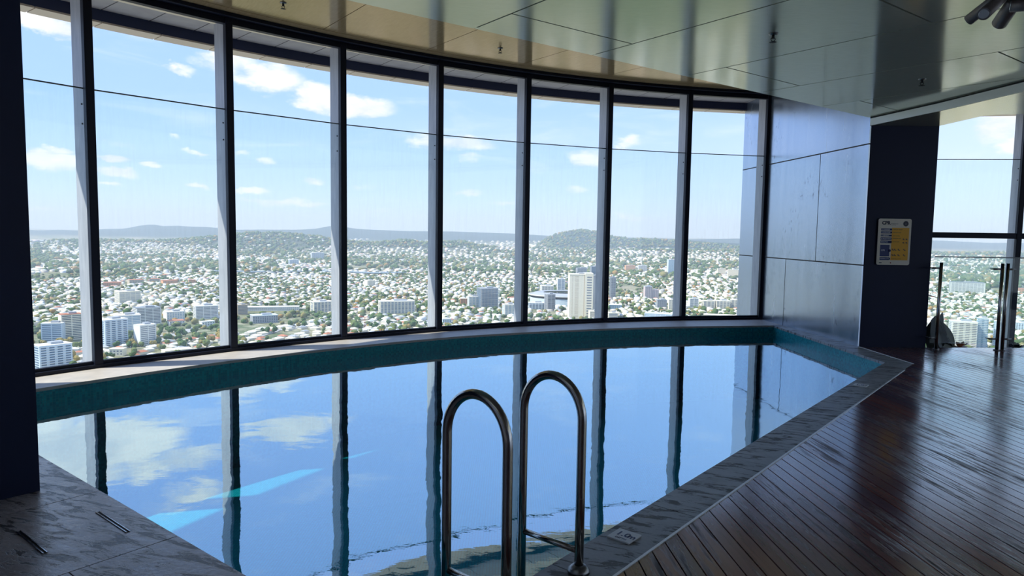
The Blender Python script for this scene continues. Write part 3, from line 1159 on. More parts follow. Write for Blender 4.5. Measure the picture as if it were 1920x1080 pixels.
for r_ in (.66, .78):
    for x_ in (.205, .235, .285, .36):
        pic.cyl((x_, -.0098, ZS(r_)), .008, .001, (0, 1, 0), 12)
        pic.box((x_ + .012, -.0098, ZS(r_ + .02)), (.022, .001, .008))
for r_ in (.435, .51):
    for x_ in (.345, .385):
        pic.cyl((x_, -.0098, ZS(r_)), .007, .001, (0, 1, 0), 12)
        pic.box((x_ + .006, -.0098, ZS(r_ + .012)), (.024, .001, .007))
tx.build('heading_lettering', m_ink, sg)
emb.build('emblem', m_ink, sg)
ins.build('instruction_lettering', m_ink, sg)
pic.build('pictograms', m_ink, sg)
wx = MB()
text_mesh(wx, 'D DANGER', (.045, -.0098, ZS(.245)), *fw, .022)
text_mesh(wx, 'R RESPONSE', (.045, -.0098, ZS(.31)), *fw, .022)
text_mesh(wx, 'A AIRWAY', (.045, -.0098, ZS(.377)), *fw, .022)
text_mesh(wx, 'B BREATHING', (.045, -.0098, ZS(.445)), *fw, .022)
text_mesh(wx, 'BREATHS', (.045, -.0098, ZS(.515)), *fw, .022)
text_mesh(wx, 'CPR', (.05, -.0098, ZS(.70)), *fw, .03)
text_mesh(wx, 'DEFIBRILLATE', (.042, -.0098, ZS(.875)), *fw, .02)
text_mesh(wx, '1', (.36, -.0098, ZS(.125)), *fw, .03)
wx.build('white_lettering', m_white, sg)
rx_ = MB()
rx_.cyl((.19, -.009, ZS(.955)), .009, .001, (0, 1, 0), 12)
rx_.build('red_mark', m_rust, sg)

# ------------------------------------------------------------------ sprinklers
def sprinkler_proto(loc, label):
    e = empty('fire_sprinkler', loc)
    tag(e, label, 'sprinkler', )
    r = MB().tube([(0, 0, 0), (0, 0, -.006), (0, 0, -.014)], .03, 20, radii=[.036, .036, .018])
    r.build('escutcheon', m_steel_dark, e)
    b = MB().cyl((0, 0, -.024), .011, .03, n=12)
    for s in (-1, 1):
        b.tube([(s * .008, 0, -.03), (s * .018, 0, -.042), (s * .012, 0, -.056), (0, 0, -.062)], .003, 6)
    b.build('body', m_black, e)
    d = MB().cyl((0, 0, -.066), .021, .004, n=16)
    for k in range(10):
        a_ = 2 * pi * k / 10
        d.box((math.cos(a_) * .024, math.sin(a_) * .024, -.067), (.01, .005, .002), a_)
    d.build('deflector', m_black, e)
    return e


def copy_tree(o, parent=None):
    c = o.copy()
    COL.objects.link(c)
    if parent is not None: c.parent = parent
    for ch in o.children:
        copy_tree(ch, c)
    return c


sp = sprinkler_proto((-2.591, 7.933, 4.0), 'fire sprinkler on the high ceiling above the second mullion')
for loc, lab in (((-0.21, 9.703, 4.0), 'fire sprinkler on the high ceiling near the middle windows'),
                 ((2.044, 5.652, H_LOW), 'fire sprinkler on the low ceiling, in the panel over the pool'),
                 ((4.105, 7.147, H_LOW), 'fire sprinkler on the low ceiling close to the pale fascia')):
    c = copy_tree(sp)
    c.location = loc
    c['label'] = lab

# ------------------------------------------------------------------ track spotlight cluster at the upper right
TL = Vector((2.93, 4.3, 0))
tl = empty('ceiling_spotlight', (TL.x, TL.y, 2.98))
tag(tl, 'bronze-grey cluster of cylindrical spotlights under the low ceiling', 'spotlight')


def look(px, py, Y):
    d = sight(px, py)
    t_ = Y / d.y
    return Vector((d.x * t_, Y, CAM_Z + d.z * t_)) - Vector((TL.x, TL.y, 2.98))


MB().cyl(look(1862, -28, 4.3), .09, .05, n=28).build('mount', m_lampbody, tl)
MB().tube([look(1862, -25, 4.3), look(1864, -2, 4.3)], .015, 12).build('stem', m_lampbody, tl)
for (pa, pb, Ya, Yb, rr_) in (((1880, -12), (1816, 38), 4.34, 4.52, .034), ((1880, -6), (1845, 26), 4.36, 3.98, .034), ((1904, 0), (1874, 44), 4.34, 4.52, .044), ((1968, 2), (1896, 8), 4.22, 4.32, .046)):
    a_, b_ = look(*pa, Ya), look(*pb, Yb)
    hd_ = MB().tube([a_, a_ + (b_ - a_) * .04, b_], rr_, 28, radii=[rr_ * .8, rr_, rr_])
    ho = hd_.build('lamp_head', m_lampbody, tl)
    dn = (b_ - a_).normalized()
    MB().tube([b_ - dn * .001, b_ + dn * .004], rr_, 28, radii=[rr_ * .97, rr_ * .93]).build('rim', m_steel_dark, ho)
    MB().tube([b_ + dn * .003, b_ + dn * .006], rr_, 24, radii=[rr_ * .78, rr_ * .7]).build('lens', m_lens, ho)

# ------------------------------------------------------------------ glass balustrade at the deck's end
YB = 9.30
bal = empty('glass_balustrade', (5.76, YB, 0))
tag(bal, 'frameless glass balustrade with steel posts at the deck end', 'balustrade')


def brel(x, y, z): return Vector((x - 5.76, y - YB, z))


MB().box(brel(7.9, 9.40, .66), (4.35, .012, 1.17)).build('glass_panel', m_clear, bal)
MB().box(brel(7.9, 9.40, 1.252), (4.35, .022, .014)).build('top_edge', m_glass_edge, bal)
for x in (5.752, 6.575, 6.648, 8.4, 8.47):
    p_ = MB().tube([brel(x, YB, 0), brel(x, YB, 1.178)], .0215, 20)
    po = p_.build('post', m_steel, bal)
    MB().tube([brel(x, YB, 0), brel(x, YB, .012)], .04, 20).build('base_plate', m_steel_dark, po)
for x, s in ((5.752, -1), (6.575, -1), (6.648, 1), (8.4, -1), (8.47, 1)):
    for z in (1.10, .155):
        c_ = MB().tube([brel(x + s * .015, YB, z), brel(x + s * .115, YB + .0, z)], .013, 12)
        c_.tube([brel(x + s * .09, YB, z), brel(x + s * .09, YB + .1, z)], .008, 8)
        c_.build('clamp', m_steel_dark, bal)

# ------------------------------------------------------------------ plants in the trough beyond the deck
def _leafm(c0, c1):
    def f(t):
        t.l.new(t.ramp(t.geo.outputs['Random Per Island'], [(0, c0), (1, c1)]), t.p.inputs['Base Color'])
    return f
m_leafdark = material('backlit_glossy_leaf', rough=0.3, build=_leafm((0.006, 0.012, 0.016), (0.016, 0.028, 0.026)))  # near-black: backlit shade put into the leaf colour
m_leafred = material('rust_orange_leaf', rough=0.45, build=_leafm((0.45, 0.12, 0.05), (0.6, 0.35, 0.2)))
m_leafgreen = material('green_leaf', rough=0.45, build=_leafm((0.03, 0.07, 0.02), (0.10, 0.16, 0.05)))
m_pot = material('dark_planter', (0.03, 0.03, 0.035), 0.5)
m_soil = material('soil', (0.05, 0.035, 0.025), 0.9)


def leaf(mb, root, tip, width, sag=0.0, cup=0.15, n=8):
    root, tip = Vector(root), Vector(tip)
    d = tip - root
    side = d.cross(Vector((0, 0, 1)))
    if side.length < 1e-4: side = Vector((1, 0, 0))
    side.normalize()
    up = side.cross(d).normalized()
    vs, fs = [], []
    for i in range(n + 1):
        t_ = i / n
        c = root + d * t_ + Vector((0, 0, -sag * t_ * t_))
        wd = width * (math.sin(pi * min(1, t_ * .93 + .07)) ** .75) + .003
        vs += [c - side * wd + up * cup * wd, c, c + side * wd + up * cup * wd]
        if i:
            b = 3 * (i - 1)
            fs += [(b, b + 1, b + 4, b + 3), (b + 1, b + 2, b + 5, b + 4)]
    mb.add(vs, fs, 0, True)


pl = empty('potted_plant', (6.31, 10.2, -0.62))
tag(pl, 'dark big-leaved plant behind the left balustrade post', 'plant')
MB().tube([(0, 0, 0), (0, 0, .02), (0, 0, .30), (0, 0, .32)], .2, 24, radii=[.17, .18, .24, .23]).build('pot', m_pot, pl)
MB().cyl((0, 0, .31), .215, .01, n=24).build('soil', m_soil, pl)
# leaves are placed so the broad shield hangs to the right and ears point up
lf = MB()
leaf(lf, (.02, 0, .55), (.03, -.05, 1.04), .07, 0, .2)
leaf(lf, (-.02, 0, .55), (-.10, -.10, .99), .09, 0, .2)
leaf(lf, (-.05, 0, .55), (-.22, .10, .96), .09, .05, .2)
leaf(lf, (.00, -.02, .93), (.24, -.12, .50), .15, .04, -.25, 12)
leaf(lf, (.04, .05, .90), (.12, .06, .42), .14, .02, -.2, 12)
leaf(lf, (-.05, -.05, .92), (-.12, -.16, .44), .14, .02, .2, 12)
leaf(lf, (.0, -.06, .88), (.04, -.24, .40), .15, .03, .2, 12)
leaf(lf, (.0, .06, .86), (-.14, .28, .55), .12, .1, .2)
lf.build('leaves', m_leafdark, pl)
st_ = MB()
for tp in ((.02, 0, .6), (.0, -.02, .93), (-.05, -.05, .92), (.04, .05, .90), (0, -.06, .88), (0, .06, .86)):
    st_.tube([(0, 0, .3), tp], .012, 8)
st_.build('stem', m_leafdark, pl)
tl_ = MB()
tl_.tube([(-.05, .05, .30), (-.2, .05, .9), (-.26, 0, 1.29)], .008, 8)
tl_.build('stem', m_leafdark, pl)
tl2 = MB()
leaf(tl2, (-.26, 0, 1.29), (-.08, -.08, 1.27), .04, .02, .3)
leaf(tl2, (-.26, 0, 1.29), (-.38, .0, 1.36), .04, .05, .3)
tl2.build('leaves', m_leafdark, pl)


def rosette(name, loc, label, mat, n, ln_, wd, lift, h=0.16, seed=1):
    rr = random.Random(seed)
    e = empty(name, loc)
    tag(e, label, 'plant')
    MB().tube([(0, 0, 0), (0, 0, .01), (0, 0, h), (0, 0, h + .01)], .1, 20, radii=[.08, .09, .13, .125]).build('pot', m_pot, e)
    l_ = MB()
    for i in range(n):
        a_ = 2 * pi * i / n * 1.618 * 2
        rr_ = ln_ * rr.uniform(.7, 1.1)
        el_ = rr.uniform(.25, 1.2)
        leaf(l_, (0, 0, h), (math.cos(a_) * rr_ * math.cos(el_), math.sin(a_) * rr_ * math.cos(el_), h + rr_ * math.sin(el_) * lift), wd, .02, .3, 5)
    l_.build('leaves', mat, e)
    return e


rosette('potted_bromeliad', (6.66, 10.2, -0.62), 'small rust-orange bromeliad right of the dark big-leaved plant', m_leafred, 16, .17, .025, .8, .50, 3)
rosette('potted_grass_plant', (7.52, 10.2, -0.62), 'low dark tufted plant at the right edge behind the double post', m_leafdark, 22, .22, .022, .6, .48, 5)
# (pots stand on the trough ledge at z = -0.63)

# ------------------------------------------------------------------ THE CITY, 220 m below
GZ = -220.0
PROF_FAR = [(-400, 8), (40, -9), (75, -11), (110, -9), (150, -10), (200, -6), (235, -5), (262, 1), (285, 4.2), (305, 1), (312, .2), (326, 2.4), (350, 1), (385, 0.5), (410, -1), (440, -4), (480, -3), (560, -2),
            (590, 0), (617, 5.5), (645, 4.5), (670, 1), (700, 0), (760, -1.5), (850, -1), (900, -2), (960, -3), (1020, -6), (1060, -7), (1145, -8), (1200, -7.5), (1290, -9), (1385, -6), (1500, -6), (1757, -4), (1850, -7), (1920, -6), (2300, -4)]
PROF_HILL = [(960, -60), (1005, -24), (1029, -9), (1045, -3), (1057, 0), (1072, 3.5), (1088, 5), (1109, 3.2), (1120, .8), (1140, -5), (1165, -8), (1200, -9), (1280, -11), (1400, -16), (1500, -60)]
PROF_MID = [(40, -32), (100, -30), (180, -28), (300, -28), (430, -16), (470, -10), (540, -10), (600, -16), (640, -22), (700, -26), (755, -19), (800, -24), (860, -20), (900, -28), (960, -32), (1100, -34), (1300, -30), (1600, -30), (1920, -26)]


def terrain(x, y):
    x, y = np.asarray(x, float), np.asarray(y, float)
    r = np.hypot(x, y)
    px = 960 + 1300 * np.clip(x / np.maximum(y, 1), -3, 3)
    z = np.full_like(r, GZ)
    roll_ = (np.sin(x / 410 + 1.3) * np.cos(y / 530 + .4) + .6 * np.sin(x / 190 + y / 260) + .5 * np.cos(x / 900 - y / 700))
    z += roll_ * 7 * np.clip((r - 1800) / 2500, 0, 1) + roll_ * 12 * np.clip((r - 4000) / 3000, 0, 1)
    # eye-level pixel offsets are converted to a real height at the ridge's distance (along y)
    far = CAM_Z + 12500 * np.interp(px, *zip(*PROF_FAR)) / 1300.0 * 1.0
    hill = CAM_Z + 8200 * np.interp(px, *zip(*PROF_HILL)) / 1300.0
    mid = CAM_Z + 6300 * np.interp(px, *zip(*PROF_MID)) / 1300.0
    g = lambda y0, s: np.exp(-((y - y0) / s) ** 2)
    z = z + np.maximum(far - z, 0) * g(12500, 1500)
    z = np.maximum(z, GZ + np.maximum(hill - GZ, 0) * g(8200, 900))
    z = z + np.maximum(mid - z, 0) * g(6300, 620)
    return z


def _ground(t):
    n = t.noise(t.pos, 0.004, 6, 0.6)
    n2 = t.noise(t.pos, 0.02, 5, 0.7)
    n3 = t.noise(t.mapping(t.pos, (1, 1, .2)), 0.05, 3, 0.6)
    c = t.ramp(n, [(0.35, (0.09, 0.125, 0.055)), (0.5, (0.18, 0.18, 0.10)), (0.65, (0.30, 0.26, 0.18))])
    c = t.mix(t.maprange(n2, 0.5, 0.7, 0, .8), c, (0.46, 0.42, 0.32))
    s = t.new('ShaderNodeSeparateXYZ')
    t.l.new(t.pos, s.inputs[0])
    forest = t.math('MULTIPLY', t.maprange(s.outputs[2], -195.0, -140.0, 0, 1, True), t.maprange(s.outputs[1], 4500, 6500, 0, 1))
    c = t.mix(forest, c, t.ramp(n3, [(0.3, (0.02, 0.035, 0.04)), (0.7, (0.045, 0.065, 0.06))]))  # bluish distance haze put into the forest colour
    t.l.new(c, t.p.inputs['Base Color'])
m_ground = material('city_ground', rough=0.95, spec=0.1, build=_ground)

naz, nr = 240, 190
AZ = np.radians(np.linspace(-62, 62, naz))
RR = np.geomspace(250, 42000, nr)
RR = np.sort(np.concatenate([RR, np.linspace(5200, 7600, 26), np.linspace(9500, 15500, 34)]))
nr = len(RR)
gx = (np.sin(AZ)[None, :] * RR[:, None]).ravel()
gy = (np.cos(AZ)[None, :] * RR[:, None]).ravel()
gz = terrain(gx, gy)
ii, jj = np.meshgrid(np.arange(nr - 1), np.arange(naz - 1), indexing='ij')
i0 = (ii * naz + jj).ravel()
GF = np.stack([i0, i0 + 1, i0 + naz + 1, i0 + naz], 1)
go = fast_mesh('ground', np.stack([gx, gy, gz], 1), GF[:, ::-1] if False else GF, [m_ground], smooth=True)
structure(go, 'suburban plain and hills stretching to the horizon')

# haze
hz_m = bpy.data.materials.new('city_haze')
hz_m.use_nodes = True
t = NT(hz_m.node_tree)
t.n.clear()
ho_ = t.new('ShaderNodeOutputMaterial')
vs_ = t.new('ShaderNodeVolumeScatter')
vs_.inputs['Color'].default_value = (0.74, 0.88, 1.0, 1)
vs_.inputs['Density'].default_value = 9.0e-5
vs_.inputs['Anisotropy'].default_value = 0.0
t.l.new(vs_.outputs[0], ho_.inputs['Volume'])
hz = MB().box3(-26000, 26000, 700, 21000, -300, 420).build('haze', hz_m)
tag(hz, 'pale blue daylight haze over the distant suburbs', 'haze', kind='stuff')

# city materials
def _rnd(stops, rough=.7):
    def f(t):
        t.l.new(t.ramp(t.geo.outputs['Random Per Island'], stops, 'CONSTANT'), t.p.inputs['Base Color'])
    return f
WHITE, CREAM, GREYR, TERRA = (0.80, 0.80, 0.78), (0.74, 0.66, 0.50), (0.34, 0.35, 0.37), (0.46, 0.17, 0.09)
m_roofs = material('mixed_house_roofs', rough=0.6, build=_rnd([(0, WHITE), (.30, CREAM), (.52, (0.55, 0.56, 0.58)), (.68, GREYR), (.76, (0.62, 0.52, 0.44)), (.84, TERRA), (.92, (0.85, 0.83, 0.78))]))
m_walls = material('mixed_house_walls', rough=0.8, build=_rnd([(0, (0.80, 0.74, 0.60)), (.4, (0.62, 0.56, 0.46)), (.7, (0.5, 0.45, 0.40)), (.85, (0.70, 0.70, 0.72))]))
m_trees = material('mixed_tree_crowns', rough=0.9, spec=0.1, build=_rnd([(0, (0.075, 0.125, 0.04)), (.25, (0.11, 0.155, 0.05)), (.45, (0.15, 0.18, 0.08)), (.6, (0.09, 0.12, 0.06)), (.76, (0.24, 0.21, 0.08)), (.93, (0.32, 0.20, 0.07))]))
one = {}
for nm, c in (('white', WHITE), ('cream', CREAM), ('grey', GREYR), ('terracotta', TERRA), ('silver', (0.55, 0.56, 0.58))):
    one[nm] = material(nm + '_roof', c, 0.6)
m_hw = material('pale_house_wall', (0.70, 0.65, 0.56), 0.8)
tcol = {'dark green': (0.07, 0.115, 0.04), 'olive': (0.14, 0.17, 0.06), 'golden green': (0.27, 0.21, 0.07)}
tm = {k_: material(k_.replace(' ', '_') + '_foliage', c, 0.9, spec=.1) for k_, c in tcol.items()}
m_bark = material('bark', (0.10, 0.07, 0.05), 0.9)


def in_view(x, y, margin=12):
    px, py = project(x, y, np.full_like(x, GZ + 5))
    sill = np.interp(px, [60, 180, 430, 640, 820, 980, 1130, 1280, 1400], [700, 688, 656, 636, 620, 608, 602, 598, 598])
    main = (px > 55) & (px < 1400) & (py < sill + margin)
    right = (px > 1735) & (px < 1930) & (py < 655)
    return main | right, px, py


# ---- tall and named buildings -----------------------------------------------------
def facade_mats():
    M = {}
    for nm, c, r in (('white', (0.82, 0.80, 0.76), .6), ('cream', (0.86, 0.78, 0.62), .6), ('grey', (0.36, 0.37, 0.40), .6), ('darkgrey', (0.13, 0.14, 0.17), .5),
                     ('blueglass', (0.10, 0.17, 0.27), .15), ('paleglass', (0.30, 0.44, 0.55), .2), ('tan', (0.55, 0.45, 0.34), .7), ('orange', (0.72, 0.36, 0.18), .7),
                     ('terracotta', TERRA, .7), ('lightblue', (0.62, 0.70, 0.78), .4), ('window', (0.07, 0.09, 0.12), .15), ('slate', (0.22, 0.24, 0.27), .6), ('pink', (0.62, 0.50, 0.50), .7)):
        M[nm] = material('city_' + nm, c, r)
    return M
FMT = facade_mats()
taken = []
sites = []


def building(x0, x1, ytop, ybase, label, wall='white', glass='window', style='bands', roof=None, rot=0.15, depth=.7, name='apartment_tower', cat='building', sidecol=None, plant=True, bay=0):
    """a building whose near base is seen at ybase and whose top reaches ytop"""
    gp = ground_at((x0 + x1) / 2, ybase, GZ)
    tz = float(terrain([gp.x], [gp.y])[0])
    D = gp.y
    W = (x1 - x0) / FPX * D / math.cos(math.atan2(gp.x, gp.y)) * 1.0
    view = math.atan2(gp.x, gp.y)
    # height from the sight line to the top at the same distance
    d = sight((x0 + x1) / 2, ytop)
    ztop = CAM_Z + d.z * (D / d.y)
    H = max(6.0, ztop - tz)
    dep = W * depth
    aw = abs(math.cos(rot)) + depth * abs(math.sin(rot))
    W2 = W * math.cos(view) / aw
    dep = W2 * depth
    yy = D + dep / 2
    xx = gp.x * (yy / D)
    taken.append((xx, yy, max(W2, dep) * .62))
    sites.append(((x0 + x1) / 2, ybase, label))
    e = empty(name, (xx, yy, tz), -view + rot)
    tag(e, label, cat)
    body = MB().box((0, 0, H / 2), (W2, dep, H))
    body.build('wall', FMT[wall] if style != 'glass' else FMT[glass], e)
    fh = 3.4
    nf = max(1, int((H - 2) / fh))
    if style == 'bands':        # ribbons of glazing between slabs
        wb = MB()
        for i in range(nf):
            z = 1.8 + (i + .5) * (H - 3) / nf
            wb.box((0, 0, z), (W2 * .93, dep + .5, (H - 3) / nf * .45))
            wb.box((0, 0, z), (W2 + .5, dep * .86, (H - 3) / nf * .45))
        wb.build('window_band', FMT[glass], e)
        if W2 > 25:
            pr = MB()
            npi = max(2, int(W2 / 13))
            for j in range(npi + 1):
                pr.box(((j / npi - .5) * W2 * .97, 0, H / 2), (1.6, dep + 1.4, H * .995))
            pr.build('pier', FMT[wall], e)
    elif style == 'balcony':
        wb = MB()
        nb = max(2, int(W2 / 9))
        for i in range(nf):
            z = 1.8 + (i + .45) * (H - 3) / nf
            for j in range(nb):
                wb.box(((j + .5) / nb * W2 - W2 / 2, 0, z), (W2 / nb * .62, dep + .5, (H - 3) / nf * .6))
            wb.box((0, 0, z), (W2 + .5, dep * .7, (H - 3) / nf * .5))
        wb.build('window_band', FMT[glass], e)
        bs = MB()
        for i in range(nf + 1):
            z = 1.2 + i * (H - 3) / nf
            bs.box((0, -dep / 2 - .8, z), (W2 * .96, 1.8, .5))
            bs.box((W2 / 2 + .6, 0, z), (1.4, dep * .8, .5))
        bs.build('balcony', FMT['white' if wall != 'white' else 'cream'], e)
    elif style == 'glass':
        wb = MB()
        for i in range(nf + 1):
            z = i * H / nf
            wb.box((0, 0, min(z, H - .2)), (W2 + .5, dep + .5, .55))
        for j in range(int(W2 / 8) + 1):
            wb.box((-W2 / 2 + j * W2 / max(1, int(W2 / 8)), 0, H / 2), (.7, dep + .8, H))
        wb.build('spandrel', FMT[wall], e)
    elif style == 'tall':
        lb = MB()
        for i in range(nf):
            z = 3 + (i + .5) * (H - 6) / nf
            lb.box((-W2 * .2, 0, z), (W2 * .16, dep + .3, (H - 6) / nf * .3))
            lb.box((-W2 * .38, 0, z), (W2 * .05, dep + .3, (H - 6) / nf * .3))
        lb.build('window_band', FMT['tan'], e)
        rbb = MB()
        for i in range(nf // 2):
            z = 3 + (i + .5) * (H - 6) / (nf // 2)
            rbb.box((W2 * .33, 0, z), (W2 * .2, dep + 3.4, (H - 6) / (nf // 2) * .42))
        rbb.build('window_slot', FMT['slate'], e)
        MB().box((W2 * .32, 0, H / 2 + 2), (W2 * .34, dep + 3, H + 4)).build('projecting_bay', FMT['cream'], e)
        MB().box((W2 * .12, 0, H / 2), (W2 * .03, dep + .6, H * .98)).build('recess', FMT['tan'], e)
    elif style == 'punched':
        wb = MB()
        nb = max(3, int(W2 / 5))
        for i in range(nf):
            z = 1.8 + (i + .5) * (H - 3) / nf
            for j in range(nb):
                wb.box(((j + .5) / nb * W2 - W2 / 2, 0, z), (W2 / nb * .5, dep + .4, (H - 3) / nf * .5))
        wb.build('window_band', FMT[glass], e)
    rf = MB()
    rf.box((0, 0, H + .4), (W2 + 1.2, dep + 1.2, .8))
    rf.build('roof', FMT[roof or ('white' if wall != 'white' else 'cream')], e)
    if plant and H > 14:
        MB().box((W2 * .1, 0, H + 2.4), (W2 * .38, dep * .45, 3.4)).build('roof_plant', FMT['grey'], e)
    return e, W2, dep, H


B = building
B(68, 132, 648, 696, 'nearest low white block with flat white roof, lower left beside the navy wall', 'lightblue', 'blueglass', 'balcony', 'white', .35, .6, 'apartment_block')
B(82, 122, 607, 642, 'blue-grey block with a white centre stripe, behind the nearest white block', 'lightblue', 'blueglass', 'bands', 'white', -.3)
B(114, 152, 590, 638, 'cream banded tower with terracotta top, left of the leftmost mullion', 'cream', 'window', 'bands', 'terracotta', .2)
B(187, 238, 600, 650, 'white and blue glass tower just right of the leftmost mullion', 'lightblue', 'blueglass', 'balcony', 'white', .45)
B(216, 262, 592, 628, 'pale stepped block between the blue tower and the dark block', 'white', 'paleglass', 'bands', 'white', .1)
B(252, 300, 578, 612, 'dark grey apartment block with white end walls', 'white', 'darkgrey', 'glass' if False else 'bands', 'slate', .25, .7, 'apartment_block')
B(254, 291, 610, 648, 'small striped white tower with sloping white roof below the dark block', 'white', 'slate', 'bands', 'white', .5)
B(218, 262, 547, 568, 'cream and grey mid-rise behind the dark block', 'cream', 'grey', 'bands', 'cream', .3, .7, 'office_block')
B(364, 408, 574, 598, 'grey slab block with white end near the second mullion', 'white', 'slate', 'bands', 'white', .2, .6, 'office_block')
B(308, 345, 585, 602, 'low pale apartment block right of the dark block', 'white', 'paleglass', 'punched', 'white', .3, .7, 'apartment_block')
B(444, 464, 572, 590, 'small tan tower right of the second mullion', 'tan', 'slate', 'bands', 'tan', .2)
B(582, 621, 566, 587, 'cream and blue apartment block left of the third mullion', 'cream', 'blueglass', 'balcony', 'white', .35, .6, 'apartment_block')
B(470, 520, 592, 606, 'low grey warehouse block right of the second mullion', 'grey', 'window', 'punched', 'lightblue', .2, .6, 'warehouse')
B(455, 560, 576, 583, 'long white low shed roof below the second window', 'white', 'window', 'punched', 'white', -.1, .2, 'warehouse', plant=False)
B(709, 778, 565, 588, 'wide apartment block with blue balconies in the fourth window', 'cream', 'blueglass', 'balcony', 'white', .2, .35, 'apartment_block')
B(583, 608, 474, 488, 'distant grey high block left of the third mullion', 'grey', 'lightblue', 'bands', 'white', .2, .6, 'distant_tower')
B(541, 560, 487, 498, 'distant blue block on the far rise', 'lightblue', 'blueglass', 'bands', 'white', .2, .8, 'distant_tower')
B(683, 703, 526, 538, 'small yellowish mid-rise among the houses', 'cream', 'slate', 'punched', 'cream', .5, .8, 'office_block')
B(893, 934, 541, 578, 'dark blue glass tower in the fifth window beside a thin white crane', 'slate', 'blueglass', 'balcony', 'grey', .4)
B(876, 898, 556, 577, 'pale apartment block adjoining the dark blue glass tower', 'white', 'paleglass', 'balcony', 'white', .2, .7, 'apartment_block')
B(941, 967, 571, 592, 'small white balconied block left of the fifth mullion', 'white', 'paleglass', 'balcony', 'white', .3, .7, 'apartment_block')
B(828, 846, 598, 606, 'low lilac-grey shed right of the fourth mullion', 'lightblue', 'window', 'punched', 'white', .2, .6, 'warehouse', plant=False)
B(862, 882, 560, 570, 'low orange brick hall in the fifth window', 'orange', 'window', 'punched', 'cream', .1, .5, 'warehouse', plant=False)
B(1063, 1111, 515, 597, 'tallest white tower in the sixth window with window-striped right bay', 'cream', 'tan', 'tall', 'cream', .12, .7)
B(1109, 1119, 517, 590, 'grey shade slab, added as the shaded right side of the tallest white tower', 'grey', 'slate', 'punched', 'grey', .1, 1.2)  # the tower's shaded side face, added as a separate grey block
B(1044, 1059, 523, 552, 'slim blue glass tower with white frame left of the tallest tower', 'white', 'blueglass', 'bands', 'white', .1, .8)
B(1079, 1100, 503, 530, 'grey tower rising directly behind the tallest white tower', 'grey', 'slate', 'bands', 'slate', .2, .9)
B(1105, 1127, 500, 545, 'blue glass tower behind and right of the tallest white tower', 'slate', 'blueglass', 'glass', 'slate', .2, .9)
B(1020, 1041, 552, 582, 'dark grey tower in front of the stadium', 'grey', 'darkgrey', 'balcony', 'grey', .4, .9)
B(1012, 1038, 536, 556, 'pale apartment group behind the stadium', 'white', 'grey', 'balcony', 'white', .2, .7, 'apartment_block')
B(1103, 1126, 584, 600, 'low cream block with brown window bands right of the tall tower foot', 'cream', 'tan', 'bands', 'cream', .2, .7, 'apartment_block')
B(990, 1022, 568, 580, 'blue glass office block left of the dark grey tower', 'lightblue', 'blueglass', 'balcony', 'white', .1, .5, 'office_block')
B(1142, 1154, 520, 560, 'dark balconied tower just right of the sixth mullion', 'slate', 'darkgrey', 'balcony', 'grey', .3, .9)
B(1141, 1166, 572, 580, 'low glassy hall right of the sixth mullion', 'paleglass', 'window', 'punched', 'white', .1, .6, 'office_block', plant=False)
B(1139, 1158, 587, 600, 'cream banded block at the foot of the seventh window', 'cream', 'slate', 'bands', 'cream', .2, .7, 'apartment_block')
B(1206, 1222, 537, 560, 'pinkish grey tower in the middle of the seventh window', 'pink', 'slate', 'punched', 'lightblue', .3, .8)
B(1219, 1235, 544, 560, 'lilac grey block joined to the pinkish tower', 'pink', 'slate', 'punched', 'pink', .3, .8, 'apartment_block')
B(1171, 1191, 498, 510, 'distant orange brick block', 'orange', 'tan', 'punched', 'orange', .2, .6, 'distant_block')
B(1196, 1213, 498, 511, 'distant grey-green block beside the orange one', 'grey', 'white', 'bands', 'white', .2, .6, 'distant_block')
B(1250, 1265, 487, 515, 'pale blue lone tower left of the seventh mullion', 'lightblue', 'paleglass', 'glass', 'white', .3, .8)
B(1208, 1262, 589, 606, 'pale blue long-roofed hall at the bottom of the seventh window', 'lightblue', 'paleglass', 'bands', 'lightblue', -.15, .5, 'exhibition_hall', plant=False)
B(1230, 1250, 563, 577, 'dark low office block above the blue hall', 'grey', 'darkgrey', 'punched', 'slate', .2, .7, 'office_block')
B(1252, 1266, 562, 583, 'cream block against the seventh mullion', 'cream', 'slate', 'punched', 'cream', .2, .7, 'apartment_block')
B(1290, 1309, 560, 577, 'grey-white block right of the seventh mullion', 'white', 'slate', 'bands', 'white', .3, .7, 'apartment_block')
B(1316, 1340, 564, 578, 'left cream slab of the apartment row in the eighth window', 'cream', 'slate', 'balcony', 'cream', .2, .5, 'apartment_block')
B(1341, 1368, 564, 579, 'middle cream slab of the apartment row in the eighth window', 'cream', 'slate', 'balcony', 'white', .15, .5, 'apartment_block')
B(1369, 1392, 562, 579, 'right cream slab of the apartment row beside the steel wall', 'cream', 'slate', 'balcony', 'cream', .1, .5, 'apartment_block')
B(1344, 1360, 504, 516, 'distant cream block in the eighth window', 'cream', 'tan', 'punched', 'cream', .2, .6, 'distant_block')
B(1364, 1388, 506, 521, 'distant long cream block near the steel wall', 'cream', 'tan', 'punched', 'cream', .1, .5, 'distant_block')
B(1783, 1841, 530, 549, 'wide white institutional building with dark roofs in the right windows', 'white', 'slate', 'bands', 'slate', .15, .4, 'hospital')
B(1779, 1826, 604, 655, 'white balconied apartment tower at the bottom of the right window', 'white', 'grey', 'balcony', 'white', .2)
B(1829, 1848, 597, 655, 'pale blue glass tower beside the white balconied tower', 'paleglass', 'lightblue', 'balcony', 'white', .2)
B(1862, 1884, 603, 655, 'bluish slab tower right of the right-hand mullion', 'lightblue', 'paleglass', 'balcony', 'white', .2)
B(1900, 1935, 606, 622, 'pale low roofs at the right edge of the view', 'lightblue', 'window', 'punched', 'white', .1, .6, 'warehouse')
